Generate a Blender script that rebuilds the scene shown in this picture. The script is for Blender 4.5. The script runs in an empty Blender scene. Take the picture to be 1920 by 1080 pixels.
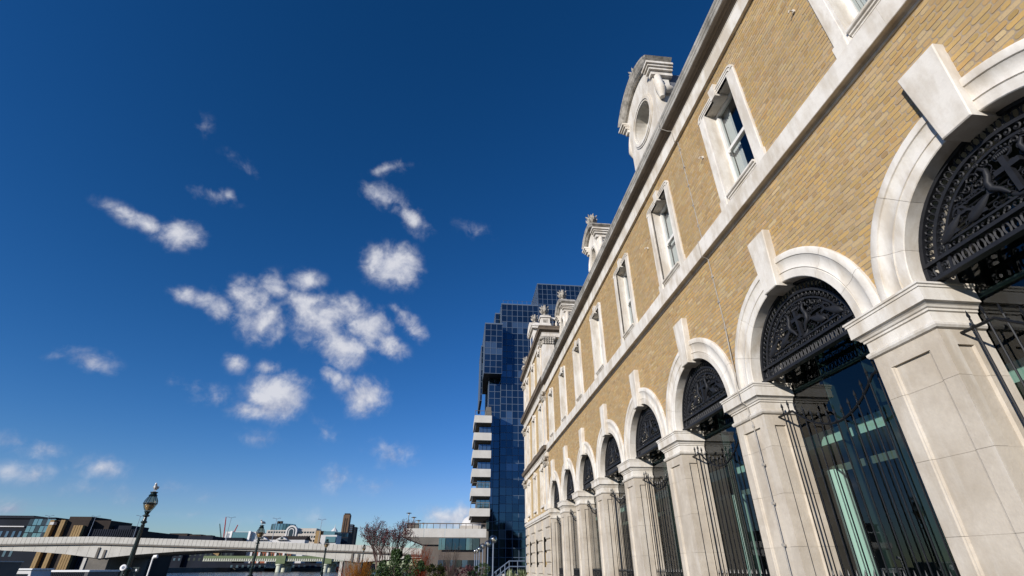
import bpy, math, random
import numpy as np
from mathutils import Vector, Matrix

random.seed(7)
RND = random.Random(11)
PI = math.pi
scene = bpy.context.scene
COL = scene.collection

# ------------------------------------------------------------------ camera
YAW, PITCH, FPX = 0.10466, 0.52628, 900.994          # focal length in pixels of a 1920 wide frame
cam_d = bpy.data.cameras.new("camera")
cam = bpy.data.objects.new("camera", cam_d)
COL.objects.link(cam)
cam_d.sensor_width = 36.0
cam_d.lens = FPX / 1920.0 * 36.0
cam_d.clip_start = 0.1
cam_d.clip_end = 9000
cam.location = (0, 0, 0)                              # eye level; the pavement lies 1.6 m below
cam.rotation_euler = (PI / 2 + PITCH, 0, -YAW)
scene.camera = cam
GZ = -1.6                                             # pavement
WZ = -4.6                                             # river

_f = Vector((math.sin(YAW) * math.cos(PITCH), math.cos(YAW) * math.cos(PITCH), math.sin(PITCH)))
_r = Vector((math.cos(YAW), -math.sin(YAW), 0))
_u = _r.cross(_f)


def ray(px, py):
    return _f + _r * ((px - 960) / FPX) + _u * ((540 - py) / FPX)


def at(px, py, Y):
    d = ray(px, py)
    return d * (Y / d.y)


# ------------------------------------------------------------------ sun and sky
SUN = Vector((-1.0, -0.91, 0.47)).normalized()        # towards the sun
sun_d = bpy.data.lights.new("sun", 'SUN')
sun_d.energy = 5.0
sun_d.angle = math.radians(0.53)
sun_d.color = (1.0, 0.942, 0.855)
sun = bpy.data.objects.new("sun", sun_d)
COL.objects.link(sun)
sun.location = (-40, -30, 60)
sun.rotation_euler = (-SUN).to_track_quat('-Z', 'Y').to_euler()

world = bpy.data.worlds.new("World")
scene.world = world
world.use_nodes = True
wt = world.node_tree
wt.nodes.clear()
wo = wt.nodes.new("ShaderNodeOutputWorld")
bg = wt.nodes.new("ShaderNodeBackground")
sky = wt.nodes.new("ShaderNodeTexSky")
sky.sky_type = 'NISHITA'
sky.sun_disc = False
sky.sun_elevation = math.asin(SUN.z)
sky.sun_rotation = math.atan2(SUN.x, SUN.y)
sky.altitude = 0
sky.air_density = 1.0
sky.dust_density = 0.05
sky.ozone_density = 2.5
bg.inputs['Strength'].default_value = 0.09
tc = wt.nodes.new("ShaderNodeTexCoord")

# deep, polarised blue: saturate the physical sky a little
hsv = wt.nodes.new("ShaderNodeHueSaturation")
hsv.inputs['Hue'].default_value = 0.507
hsv.inputs['Saturation'].default_value = 1.22
hsv.inputs['Value'].default_value = 0.92
wt.links.new(sky.outputs[0], hsv.inputs['Color'])

# clouds: each a direction in the sky with its own angular size, broken up by noise
CLOUDS = [  # px, py, half length, half height, tilt, weight
    (228, 396, 48, 18, 32, .8), (275, 420, 50, 22, 28, .9), (335, 440, 50, 34, 10, 1.05), (402, 364, 50, 22, 15, .6), (430, 366, 22, 18, 0, .62),
    (728, 316, 56, 18, -12, .6), (715, 368, 52, 30, 20, .8), (765, 402, 62, 26, 46, .85),
    (738, 498, 62, 48, 12, 1.2), (690, 490, 26, 12, 0, .6), (766, 606, 48, 24, 42, .95), (742, 580, 22, 14, 40, .65),
    (372, 560, 50, 22, 20, .9), (420, 580, 48, 30, 30, .9), (455, 548, 40, 34, 0, 1.05), (492, 604, 48, 52, 40, 1.2), (470, 570, 46, 46, 20, 1.1),
    (520, 538, 40, 26, 45, .95), (572, 532, 40, 30, 0, 1.0), (568, 570, 52, 44, 45, 1.05), (612, 592, 60, 48, 40, 1.15), (655, 585, 44, 36, 20, 1.15), (690, 612, 62, 46, 38, 1.25), (640, 650, 60, 50, 35, 1.15), (725, 645, 48, 28, 35, 1.05),
    (595, 600, 110, 62, 38, .82), (470, 585, 80, 48, 28, .8), (518, 742, 62, 50, 25, 1.2), (478, 768, 62, 22, 0, .8), (444, 682, 26, 22, 40, .8),
    (505, 690, 30, 22, 10, .8), (552, 712, 44, 22, 10, .6), (686, 742, 46, 46, 38, 1.1), (622, 702, 36, 20, 42, .85), (655, 722, 40, 26, 20, .7),
    (165, 676, 52, 26, 18, 0.85), (120, 668, 40, 14, 0, 0.50), (186, 876, 56, 30, 8, 0.58), (85, 842, 55, 26, 15, 0.55), (25, 828, 60, 22, 5, 0.45),
    (68, 888, 42, 26, 0, 0.52), (10, 885, 60, 24, 0, 0.48), (488, 824, 48, 22, 8, 0.46), (738, 852, 58, 30, 12, 0.52),
    (636, 896, 60, 34, 0, 0.52), (700, 912, 60, 18, 0, 0.41), (604, 804, 45, 26, 40, 0.52), (360, 722, 70, 20, 15, 0.50), (400, 748, 50, 22, 10, 0.50),
    (190, 925, 110, 30, 12, 0.41), (315, 914, 44, 18, 0, 0.41), (390, 932, 40, 18, 0, 0.34), (20, 955, 50, 24, 0, 0.58),
    (850, 972, 80, 34, 0, 0.95), (60, 945, 260, 14, 4, 0.31), (380, 965, 260, 10, 2, 0.28), (600, 975, 90, 30, 0, 0.34), (440, 975, 60, 26, 0, 0.37),
    (380, 235, 22, 30, 10, 0.45), (455, 312, 44, 18, 45, 0.45), (885, 430, 44, 20, 15, 0.45),
    # the sky beyond the frame carries the same scattered fair-weather clouds
    (-420, 520, 130, 60, 10, 1.00), (-200, 760, 110, 46, 5, 0.90), (-700, 800, 160, 60, 0, 0.95), (2300, 980, 120, 50, 0, 0.72),
]
noise = wt.nodes.new("ShaderNodeTexNoise")
noise.inputs['Scale'].default_value = 15.0
noise.inputs['Detail'].default_value = 10.0
noise.inputs['Roughness'].default_value = 0.58
noise.inputs['Distortion'].default_value = 0.3
wt.links.new(tc.outputs['Generated'], noise.inputs['Vector'])
acc = None


def wmath(op, a, b=None, clamp=False):
    n = wt.nodes.new("ShaderNodeMath")
    n.operation = op
    n.use_clamp = clamp
    for i, v in enumerate((a, b)):
        if v is None:
            continue
        if isinstance(v, (int, float)):
            n.inputs[i].default_value = v
        else:
            wt.links.new(v, n.inputs[i])
    return n.outputs[0]


for (px, py, hl, hh, tilt, w) in CLOUDS:
    d0 = ray(px, py)
    k = d0.length * FPX
    d0 = d0.normalized()
    right = _r - d0 * _r.dot(d0)
    right.normalize()
    up = right.cross(d0) * 1.0
    a = math.radians(-tilt)
    ax = right * math.cos(a) + up * math.sin(a)
    az = d0.cross(ax)
    rot = Matrix((ax, az, d0)).transposed().to_euler('XYZ')
    mp = wt.nodes.new("ShaderNodeMapping")
    mp.vector_type = 'TEXTURE'
    mp.inputs['Location'].default_value = d0
    mp.inputs['Rotation'].default_value = rot
    mp.inputs['Scale'].default_value = (hl / k * 1.25, hh / k * 1.25, 1.0)
    wt.links.new(tc.outputs['Generated'], mp.inputs['Vector'])
    g = wt.nodes.new("ShaderNodeTexGradient")
    g.gradient_type = 'SPHERICAL'
    wt.links.new(mp.outputs[0], g.inputs['Vector'])
    m = wmath('MULTIPLY', g.outputs['Fac'], w)
    acc = m if acc is None else wmath('MAXIMUM', acc, m)

noise2 = wt.nodes.new("ShaderNodeTexNoise")
noise2.inputs['Scale'].default_value = 46.0
noise2.inputs['Detail'].default_value = 9.0
noise2.inputs['Roughness'].default_value = 0.6
noise2.inputs['Distortion'].default_value = 0.35
wt.links.new(tc.outputs['Generated'], noise2.inputs['Vector'])
# the same billows a little nearer the sun: their difference tells sunlit from shaded sides
offs = wt.nodes.new("ShaderNodeVectorMath")
offs.operation = 'ADD'
offs.inputs[1].default_value = (-.012, -.004, .016)
wt.links.new(tc.outputs['Generated'], offs.inputs[0])
noise3 = wt.nodes.new("ShaderNodeTexNoise")
noise3.inputs['Scale'].default_value = 15.0
noise3.inputs['Detail'].default_value = 10.0
noise3.inputs['Roughness'].default_value = 0.58
noise3.inputs['Distortion'].default_value = 0.3
wt.links.new(offs.outputs[0], noise3.inputs['Vector'])
ns = wmath('ADD', wmath('MULTIPLY', wmath('SUBTRACT', noise.outputs['Fac'], 0.5), 1.35), wmath('MULTIPLY', wmath('SUBTRACT', noise2.outputs['Fac'], 0.5), .95))
dens = wmath('ADD', acc, ns)
gate = wmath('MULTIPLY', acc, 1.9, True)
mr = wt.nodes.new("ShaderNodeMapRange")
mr.interpolation_type = 'SMOOTHSTEP'
mr.inputs['From Min'].default_value = 0.10
mr.inputs['From Max'].default_value = 1.02
mr.inputs['To Max'].default_value = 0.93
wt.links.new(dens, mr.inputs['Value'])
alpha = wmath('MULTIPLY', mr.outputs[0], gate)
relief = wmath('MULTIPLY', wmath('SUBTRACT', noise.outputs['Fac'], noise3.outputs['Fac']), 2.6)
lit = wmath('ADD', wmath('ADD', wmath('MULTIPLY', dens, .45), relief), .28, True)
cr = wt.nodes.new("ShaderNodeValToRGB")
cr.color_ramp.elements[0].position = 0.15
cr.color_ramp.elements[0].color = (3.4, 3.9, 5.5, 1)
cr.color_ramp.elements[1].position = 0.95
cr.color_ramp.elements[1].color = (7.6, 7.7, 8.3, 1)
wt.links.new(lit, cr.inputs['Fac'])
mix = wt.nodes.new("ShaderNodeMix")
mix.data_type = 'RGBA'
wt.links.new(alpha, mix.inputs['Factor'])
sep = wt.nodes.new("ShaderNodeSeparateColor")
com = wt.nodes.new("ShaderNodeCombineColor")
wt.links.new(hsv.outputs[0], sep.inputs[0])
for i_, (c_, e_, lim) in enumerate(((1.72, 1.5, .80), (1.07, 1.10, .97), (1.60, 1.20, 1.5))):
    v_ = wmath('MULTIPLY', sep.outputs[i_], .09)
    p_ = wmath('MULTIPLY', wmath('POWER', v_, e_), c_ / .09)
    q_ = wmath('MULTIPLY', sep.outputs[i_], lim)
    wt.links.new(wmath('MINIMUM', p_, q_), com.inputs[i_])
wt.links.new(com.outputs[0], mix.inputs['A'])
wt.links.new(cr.outputs[0], mix.inputs['B'])
wt.links.new(mix.outputs['Result'], bg.inputs['Color'])
wt.links.new(bg.outputs[0], wo.inputs['Surface'])
world.cycles.sampling_method = 'MANUAL'
world.cycles.sample_map_resolution = 512

scene.view_settings.view_transform = 'Standard'
scene.view_settings.look = 'None'
scene.view_settings.gamma = 1.0
scene.view_settings.exposure = 0.06
scene.view_settings.use_curve_mapping = False
scene.cycles.max_bounces = 6
scene.cycles.transparent_max_bounces = 12
scene.cycles.caustics_reflective = False
scene.cycles.caustics_refractive = False

# ------------------------------------------------------------------ materials
MATS = {}


def mat(name, c1, c2=None, rough=0.8, scale=2.0, fine=0.0, bump=0.0, bscale=60.0, streak=0.0, streak_col=(.10, .085, .07),
        metallic=0.0, spec=0.5, coat=0.0, ramp=(0.35, 0.65), aniso=(1, 1, 1), stain=0.0, stain_col=(.05, .045, .04), stain_scale=3.0, tone=0.0):
    m = bpy.data.materials.new(name)
    m.use_nodes = True
    nt = m.node_tree
    b = nt.nodes["Principled BSDF"]
    b.inputs['Roughness'].default_value = rough
    b.inputs['Metallic'].default_value = metallic
    b.inputs['Specular IOR Level'].default_value = spec
    b.inputs['Coat Weight'].default_value = coat
    geo = nt.nodes.new("ShaderNodeNewGeometry")
    L = nt.links.new

    def nz(sc, detail=5, an=(1, 1, 1), r=.6):
        v = geo.outputs['Position']
        if an != (1, 1, 1):
            mp = nt.nodes.new("ShaderNodeMapping")
            mp.inputs['Scale'].default_value = an
            L(v, mp.inputs['Vector'])
            v = mp.outputs[0]
        n = nt.nodes.new("ShaderNodeTexNoise")
        n.inputs['Scale'].default_value = sc
        n.inputs['Detail'].default_value = detail
        n.inputs['Roughness'].default_value = r
        L(v, n.inputs['Vector'])
        return n.outputs['Fac']

    def mixc(f, A, B, mode='MIX'):
        mx = nt.nodes.new("ShaderNodeMix")
        mx.data_type = 'RGBA'
        mx.blend_type = mode
        for key, val in (('Factor', f), ('A', A), ('B', B)):
            s = mx.inputs[key] if key != 'Factor' else mx.inputs[0]
            if isinstance(val, tuple):
                s.default_value = (*val, 1)
            elif isinstance(val, (int, float)):
                s.default_value = val
            else:
                L(val, s)
        return mx.outputs['Result']

    def rmp(f, lo, hi, mul=1.0):
        r = nt.nodes.new("ShaderNodeMapRange")
        r.inputs['From Min'].default_value = lo
        r.inputs['From Max'].default_value = hi
        r.inputs['To Max'].default_value = mul
        L(f, r.inputs['Value'])
        return r.outputs[0]
    c = None
    if c2 is not None:
        c = mixc(rmp(nz(scale, 5, aniso), *ramp), tuple(c1), tuple(c2))
    if fine:
        base = c if c is not None else tuple(c1)
        c = mixc(rmp(nz(scale * 14, 3), .35, .7, fine), base, tuple(x * .62 for x in c1))
    if streak:
        base = c if c is not None else tuple(c1)
        c = mixc(rmp(nz(3.2, 6, (1, 1, .13), .65), .52, .78, streak), base, streak_col)
    if stain:
        base = c if c is not None else tuple(c1)
        c = mixc(rmp(nz(stain_scale, 7, (1, 1, 1), .72), .48, .72, stain), base, stain_col)
    if tone:
        base = c if c is not None else tuple(c1)
        oi = nt.nodes.new("ShaderNodeObjectInfo")
        c = mixc(rmp(oi.outputs['Random'], 0, 1, tone), base, tuple(x * .70 for x in c1))
    if c is None:
        b.inputs['Base Color'].default_value = (*c1, 1)
    else:
        L(c, b.inputs['Base Color'])
    if bump:
        bp = nt.nodes.new("ShaderNodeBump")
        bp.inputs['Strength'].default_value = bump
        bp.inputs['Distance'].default_value = 0.01
        L(nz(bscale, 4), bp.inputs['Height'])
        L(bp.outputs[0], b.inputs['Normal'])
    MATS[name] = m
    return m


stone = mat("portland_stone", (.62, .565, .48), (.48, .42, .34), .85, .9, tone=.3, fine=.25, bump=.25, bscale=45, streak=.22, streak_col=(.30, .25, .19), stain=.28, stain_col=(.36, .29, .21), stain_scale=1.3)
stone_white = mat("washed_stone", (.775, .735, .67), (.55, .485, .395), .85, 2.0, aniso=(1.5, 1.5, .55), fine=.15, bump=.2, bscale=45, streak=.5, streak_col=(.44, .36, .27), tone=.28, ramp=(.42, .62), stain=.18, stain_col=(.30, .26, .22), stain_scale=4)
stone_pier = mat("pier_stone", (.60, .535, .445), (.47, .405, .32), .85, 1.3, fine=.25, bump=.3, bscale=40, streak=.75, streak_col=(.72, .69, .63), stain=.42, stain_col=(.36, .305, .245), stain_scale=2.0, tone=.30, ramp=(.42, .6))
stone_grey = mat("stained_shaded_cornice_stone", (.20, .155, .11), (.11, .083, .058), .9, 1.6, fine=.3, bump=.4, bscale=40, stain=.55, stain_col=(.06, .05, .042), stain_scale=2.2, aniso=(1, .35, 1))  # soot stain, with the shade under the cornice darkened into the colour
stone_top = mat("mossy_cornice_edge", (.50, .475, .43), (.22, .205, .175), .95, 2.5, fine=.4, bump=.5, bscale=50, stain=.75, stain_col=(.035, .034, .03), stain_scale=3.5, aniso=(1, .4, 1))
stone_carved = mat("carved_stone", (.50, .46, .40), (.24, .22, .185), .9, 5, fine=.4, bump=.5, bscale=60, stain=.5, stain_col=(.08, .075, .065), stain_scale=5)
mortar = mat("lime_mortar", (.385, .305, .215), (.31, .245, .17), .95, 5, bump=.4, bscale=120)
iron = mat("black_cast_iron", (.011, .012, .0155), (.017, .018, .022), .55, 8, bump=.15, bscale=90, spec=.28)
iron_bar = mat("black_gloss_bar_paint", (.008, .009, .011), None, .34, spec=.28)
sash_white = mat("white_sash_paint", (.78, .77, .74), (.70, .69, .66), .4, 4)
lead = mat("lead_sheet", (.16, .17, .19), (.10, .105, .12), .55, 3)
slate = mat("roof_slate", (.10, .105, .115), (.06, .062, .07), .6, 6)
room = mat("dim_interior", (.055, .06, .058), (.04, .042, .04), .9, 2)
slab_paint = mat("pale_green_slab_paint", (.50, .56, .53), (.42, .48, .45), .7, 2)
col_white = mat("white_column_paint", (.78, .80, .78), None, .5)
steel = mat("glazing_steel", (.06, .075, .075), None, .4, metallic=.5)
cable_m = mat("conductor_tape", (.42, .39, .35), (.30, .28, .25), .6, 10)
paving = mat("york_paving", (.115, .108, .098), (.085, .08, .072), .9, 1.2, fine=.3, bump=.3, bscale=30)
quay_m = mat("granite_river_wall", (.17, .165, .155), (.10, .098, .09), .9, 1.0, bump=.4, bscale=20, streak=.4)
land_m = mat("far_bank_ground", (.09, .085, .075), (.06, .06, .052), .95, .1)
concrete = mat("pale_concrete", (.55, .53, .48), (.47, .45, .405), .85, .35, fine=.15, streak=.25, streak_col=(.30, .28, .24))
concrete_w = mat("balcony_concrete", (.55, .53, .49), (.48, .46, .42), .85, .6, streak=.15, streak_col=(.40, .37, .33))
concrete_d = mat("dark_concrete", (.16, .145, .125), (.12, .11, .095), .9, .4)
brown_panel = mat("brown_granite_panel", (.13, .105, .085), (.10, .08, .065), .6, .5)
mullion_m = mat("blue_grey_mullion", (.085, .12, .18), None, .5)
tower_core = mat("tower_core", (.012, .016, .024), None, .6)
dark_build = mat("dark_office_cladding", (.018, .022, .034), (.012, .015, .022), .8, .05, spec=.12)
gold_rib = mat("bronze_rib", (.33, .22, .10), (.23, .15, .065), .7, .2, spec=.2)
white_build = mat("white_render", (.62, .61, .60), (.52, .51, .50), .8, .1)
grey_build = mat("grey_stone_office", (.50, .46, .41), (.42, .385, .34), .85, .1)
red_brick = mat("far_red_brick", (.36, .12, .06), (.28, .09, .045), .9, .2)
chimney_m = mat("dark_chimney_brick", (.14, .085, .05), (.10, .06, .035), .9, .15)
slab_dark = mat("far_tower_cladding", (.05, .04, .034), (.035, .028, .025), .9, .1, spec=.12)
green_steel = mat("green_bridge_paint", (.115, .155, .065), (.085, .12, .05), .6, .3)
cream_lattice = mat("cream_lattice_paint", (.50, .52, .42), None, .7)
post_green = mat("dark_green_lamp_paint", (.008, .018, .016), None, .3, spec=.5)
post_blue = mat("blue_grey_lamp_paint", (.13, .17, .24), None, .4)
crane_red = mat("red_crane_paint", (.42, .03, .03), None, .5)
crane_grey = mat("grey_crane_paint", (.10, .16, .16), None, .5)
bark = mat("grey_bark", (.22, .165, .13), (.13, .095, .075), .9, 8)
twig_red = mat("red_brown_twigs", (.115, .068, .058), (.075, .047, .042), .8, 6)
bud = mat("red_winter_buds", (.16, .045, .045), (.09, .03, .03), .7, 4)
leaf_green = mat("evergreen_leaf", (.045, .085, .02), (.022, .045, .012), .5, 3)
leaf_yellow = mat("yellow_green_leaf", (.20, .19, .03), (.12, .12, .02), .6, 3)
leaf_phorm = mat("phormium_leaf", (.10, .14, .05), (.22, .24, .13), .5, 4)
stem_orange = mat("orange_dogwood_stem", (.42, .09, .02), (.28, .06, .015), .6, 3)
stem_amber = mat("amber_willow_stem", (.42, .19, .025), (.28, .12, .015), .6, 3)
leaf_purple = mat("purple_barberry_leaf", (.10, .03, .035), (.06, .02, .025), .6, 3)
gull_white = mat("gull_white_feathers", (.80, .79, .77), None, .7)
gull_grey = mat("gull_grey_feathers", (.48, .49, .51), None, .7)
gull_beak = mat("gull_beak", (.55, .30, .04), None, .5)
white_paint = mat("white_gloss_paint", (.75, .75, .74), None, .4)
red_paint = mat("lifebuoy_red", (.55, .04, .02), None, .4)
lamp_cream = mat("warm_sunlight_cream", (.75, .55, .28), None, .5)  # warm cream stands in for sunlight glowing inside the lantern
hull_dark = mat("dark_hull_paint", (.018, .020, .030), (.03, .03, .04), .5, .5)


def glass(name, tint, refl=0.06, rough=0.0, ior=1.5, clear=1.0):
    """thin architectural glass: fresnel mix of a tinted see-through sheet and a mirror"""
    m = bpy.data.materials.new(name)
    m.use_nodes = True
    nt = m.node_tree
    nt.nodes.clear()
    o = nt.nodes.new("ShaderNodeOutputMaterial")
    tr = nt.nodes.new("ShaderNodeBsdfTransparent")
    tr.inputs[0].default_value = (*tint, 1)
    gl = nt.nodes.new("ShaderNodeBsdfGlossy")
    gl.inputs['Roughness'].default_value = rough
    gl.inputs['Color'].default_value = (.92, .96, 1, 1)
    ge_ = nt.nodes.new("ShaderNodeNewGeometry")
    dt = nt.nodes.new("ShaderNodeVectorMath")
    dt.operation = 'DOT_PRODUCT'
    nt.links.new(ge_.outputs['Normal'], dt.inputs[0])
    nt.links.new(ge_.outputs['Incoming'], dt.inputs[1])

    def ma(op, a, b=None):
        n_ = nt.nodes.new("ShaderNodeMath")
        n_.operation = op
        n_.use_clamp = op != 'ABSOLUTE'
        for i_, v_ in enumerate((a, b)):
            if v_ is None:
                continue
            if isinstance(v_, (int, float)):
                n_.inputs[i_].default_value = v_
            else:
                nt.links.new(v_, n_.inputs[i_])
        return n_.outputs[0]
    f0 = ((ior - 1) / (ior + 1)) ** 2 + refl
    sch = ma('POWER', ma('SUBTRACT', 1.0, ma('ABSOLUTE', dt.outputs['Value'])), 5.0)
    fac = ma('ADD', ma('MULTIPLY', sch, 1 - f0), f0)
    mx = nt.nodes.new("ShaderNodeMixShader")
    nt.links.new(fac, mx.inputs[0])
    nt.links.new(tr.outputs[0], mx.inputs[1])
    nt.links.new(gl.outputs[0], mx.inputs[2])
    nt.links.new(mx.outputs[0], o.inputs[0])
    MATS[name] = m
    return m


shop_glass = glass("tinted_shop_glass", (.60, .77, .72), .03, ior=1.5)
sash_glass = glass("sash_glass", (.75, .80, .80), .07)
lamp_glass = glass("lamp_glass", (.62, .58, .50), .06)
globe_glass = glass("smoky_globe_glass", (.74, .70, .62), .14, rough=.08)


def tower_glass(name, base, metallic, rough=.04):
    m = mat(name, base, None, rough, spec=.9)
    b = m.node_tree.nodes["Principled BSDF"]
    b.inputs['Metallic'].default_value = metallic
    return m


tg_blue = tower_glass("blue_mirror_glass", (.042, .086, .130), .85)
tg_deep = tower_glass("deep_blue_mirror_glass", (.030, .066, .105), .85)
tg_pale = tower_glass("blue_glass_with_blinds", (.085, .14, .21), .6, .08)
tg_green = tower_glass("pale_green_window_glass", (.17, .27, .29), .75, .05)
tg_dark = tower_glass("dark_window_glass", (.02, .028, .035), .3, .06)

# brick: the colour of each brick is carried by the mesh, grain and soot come from noise
brick_m = bpy.data.materials.new("yellow_stock_brick")
brick_m.use_nodes = True
_nt = brick_m.node_tree
_b = _nt.nodes["Principled BSDF"]
_b.inputs['Roughness'].default_value = .9
_at = _nt.nodes.new("ShaderNodeAttribute")
_at.attribute_name = "Col"
_ge = _nt.nodes.new("ShaderNodeNewGeometry")
_n1 = _nt.nodes.new("ShaderNodeTexNoise")
_n1.inputs['Scale'].default_value = 38
_n1.inputs['Detail'].default_value = 5
_n1.inputs['Roughness'].default_value = .7
_n2 = _nt.nodes.new("ShaderNodeTexNoise")
_n2.inputs['Scale'].default_value = .9
_n2.inputs['Detail'].default_value = 5
_nt.links.new(_ge.outputs['Position'], _n1.inputs['Vector'])
_nt.links.new(_ge.outputs['Position'], _n2.inputs['Vector'])
_r1 = _nt.nodes.new("ShaderNodeMapRange")
for k_, v_ in (('From Min', .52), ('From Max', .78), ('To Max', .62)):
    _r1.inputs[k_].default_value = v_
_nt.links.new(_n1.outputs['Fac'], _r1.inputs['Value'])
_m1 = _nt.nodes.new("ShaderNodeMix")
_m1.data_type = 'RGBA'
_nt.links.new(_r1.outputs[0], _m1.inputs[0])
_nt.links.new(_at.outputs['Color'], _m1.inputs['A'])
_m1.inputs['B'].default_value = (.22, .145, .075, 1)
_r2 = _nt.nodes.new("ShaderNodeMapRange")
for k_, v_ in (('From Min', .4), ('From Max', .75), ('To Max', .45)):
    _r2.inputs[k_].default_value = v_
_nt.links.new(_n2.outputs['Fac'], _r2.inputs['Value'])
_m2 = _nt.nodes.new("ShaderNodeMix")
_m2.data_type = 'RGBA'
_nt.links.new(_r2.outputs[0], _m2.inputs[0])
_nt.links.new(_m1.outputs['Result'], _m2.inputs['A'])
_m2.inputs['B'].default_value = (.33, .235, .115, 1)
_nt.links.new(_m2.outputs['Result'], _b.inputs['Base Color'])
_bp = _nt.nodes.new("ShaderNodeBump")
_bp.inputs['Strength'].default_value = .5
_bp.inputs['Distance'].default_value = .006
_nt.links.new(_n1.outputs['Fac'], _bp.inputs['Height'])
_nt.links.new(_bp.outputs[0], _b.inputs['Normal'])

# far brickwork (the pavilion, 30 m off, where single bricks are below a pixel)
far_brick = bpy.data.materials.new("far_stock_brickwork")
far_brick.use_nodes = True
_nt = far_brick.node_tree
_b = _nt.nodes["Principled BSDF"]
_b.inputs['Roughness'].default_value = .9
_ge = _nt.nodes.new("ShaderNodeNewGeometry")
_sx = _nt.nodes.new("ShaderNodeSeparateXYZ")
_cx = _nt.nodes.new("ShaderNodeCombineXYZ")
_ad = _nt.nodes.new("ShaderNodeMath")
_ad.operation = 'ADD'
_nt.links.new(_ge.outputs['Position'], _sx.inputs[0])
_nt.links.new(_sx.outputs['X'], _ad.inputs[0])
_nt.links.new(_sx.outputs['Y'], _ad.inputs[1])
_nt.links.new(_ad.outputs[0], _cx.inputs['X'])
_nt.links.new(_sx.outputs['Z'], _cx.inputs['Y'])
_bt = _nt.nodes.new("ShaderNodeTexBrick")
_bt.inputs['Scale'].default_value = 1.0
_bt.inputs['Brick Width'].default_value = .225
_bt.inputs['Row Height'].default_value = .075
_bt.inputs['Mortar Size'].default_value = .006
_bt.inputs['Color1'].default_value = (.46, .31, .12, 1)
_bt.inputs['Color2'].default_value = (.50, .37, .18, 1)
_bt.inputs['Mortar'].default_value = (.40, .33, .26, 1)
_nt.links.new(_cx.outputs[0], _bt.inputs['Vector'])
_nt.links.new(_bt.outputs['Color'], _b.inputs['Base Color'])

# water
water_m = bpy.data.materials.new("river_water")
water_m.use_nodes = True
_nt = water_m.node_tree
_b = _nt.nodes["Principled BSDF"]
_b.inputs['Base Color'].default_value = (.06, .062, .06, 1)
_b.inputs['Roughness'].default_value = .12
_ge = _nt.nodes.new("ShaderNodeNewGeometry")
_n1 = _nt.nodes.new("ShaderNodeTexNoise")
_n1.inputs['Scale'].default_value = .6
_n1.inputs['Detail'].default_value = 6
_nt.links.new(_ge.outputs['Position'], _n1.inputs['Vector'])
_bp = _nt.nodes.new("ShaderNodeBump")
_bp.inputs['Strength'].default_value = 1.0
_bp.inputs['Distance'].default_value = .35
_nt.links.new(_n1.outputs['Fac'], _bp.inputs['Height'])
_nt.links.new(_bp.outputs[0], _b.inputs['Normal'])

# ------------------------------------------------------------------ builders
WLOC = {}


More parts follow.
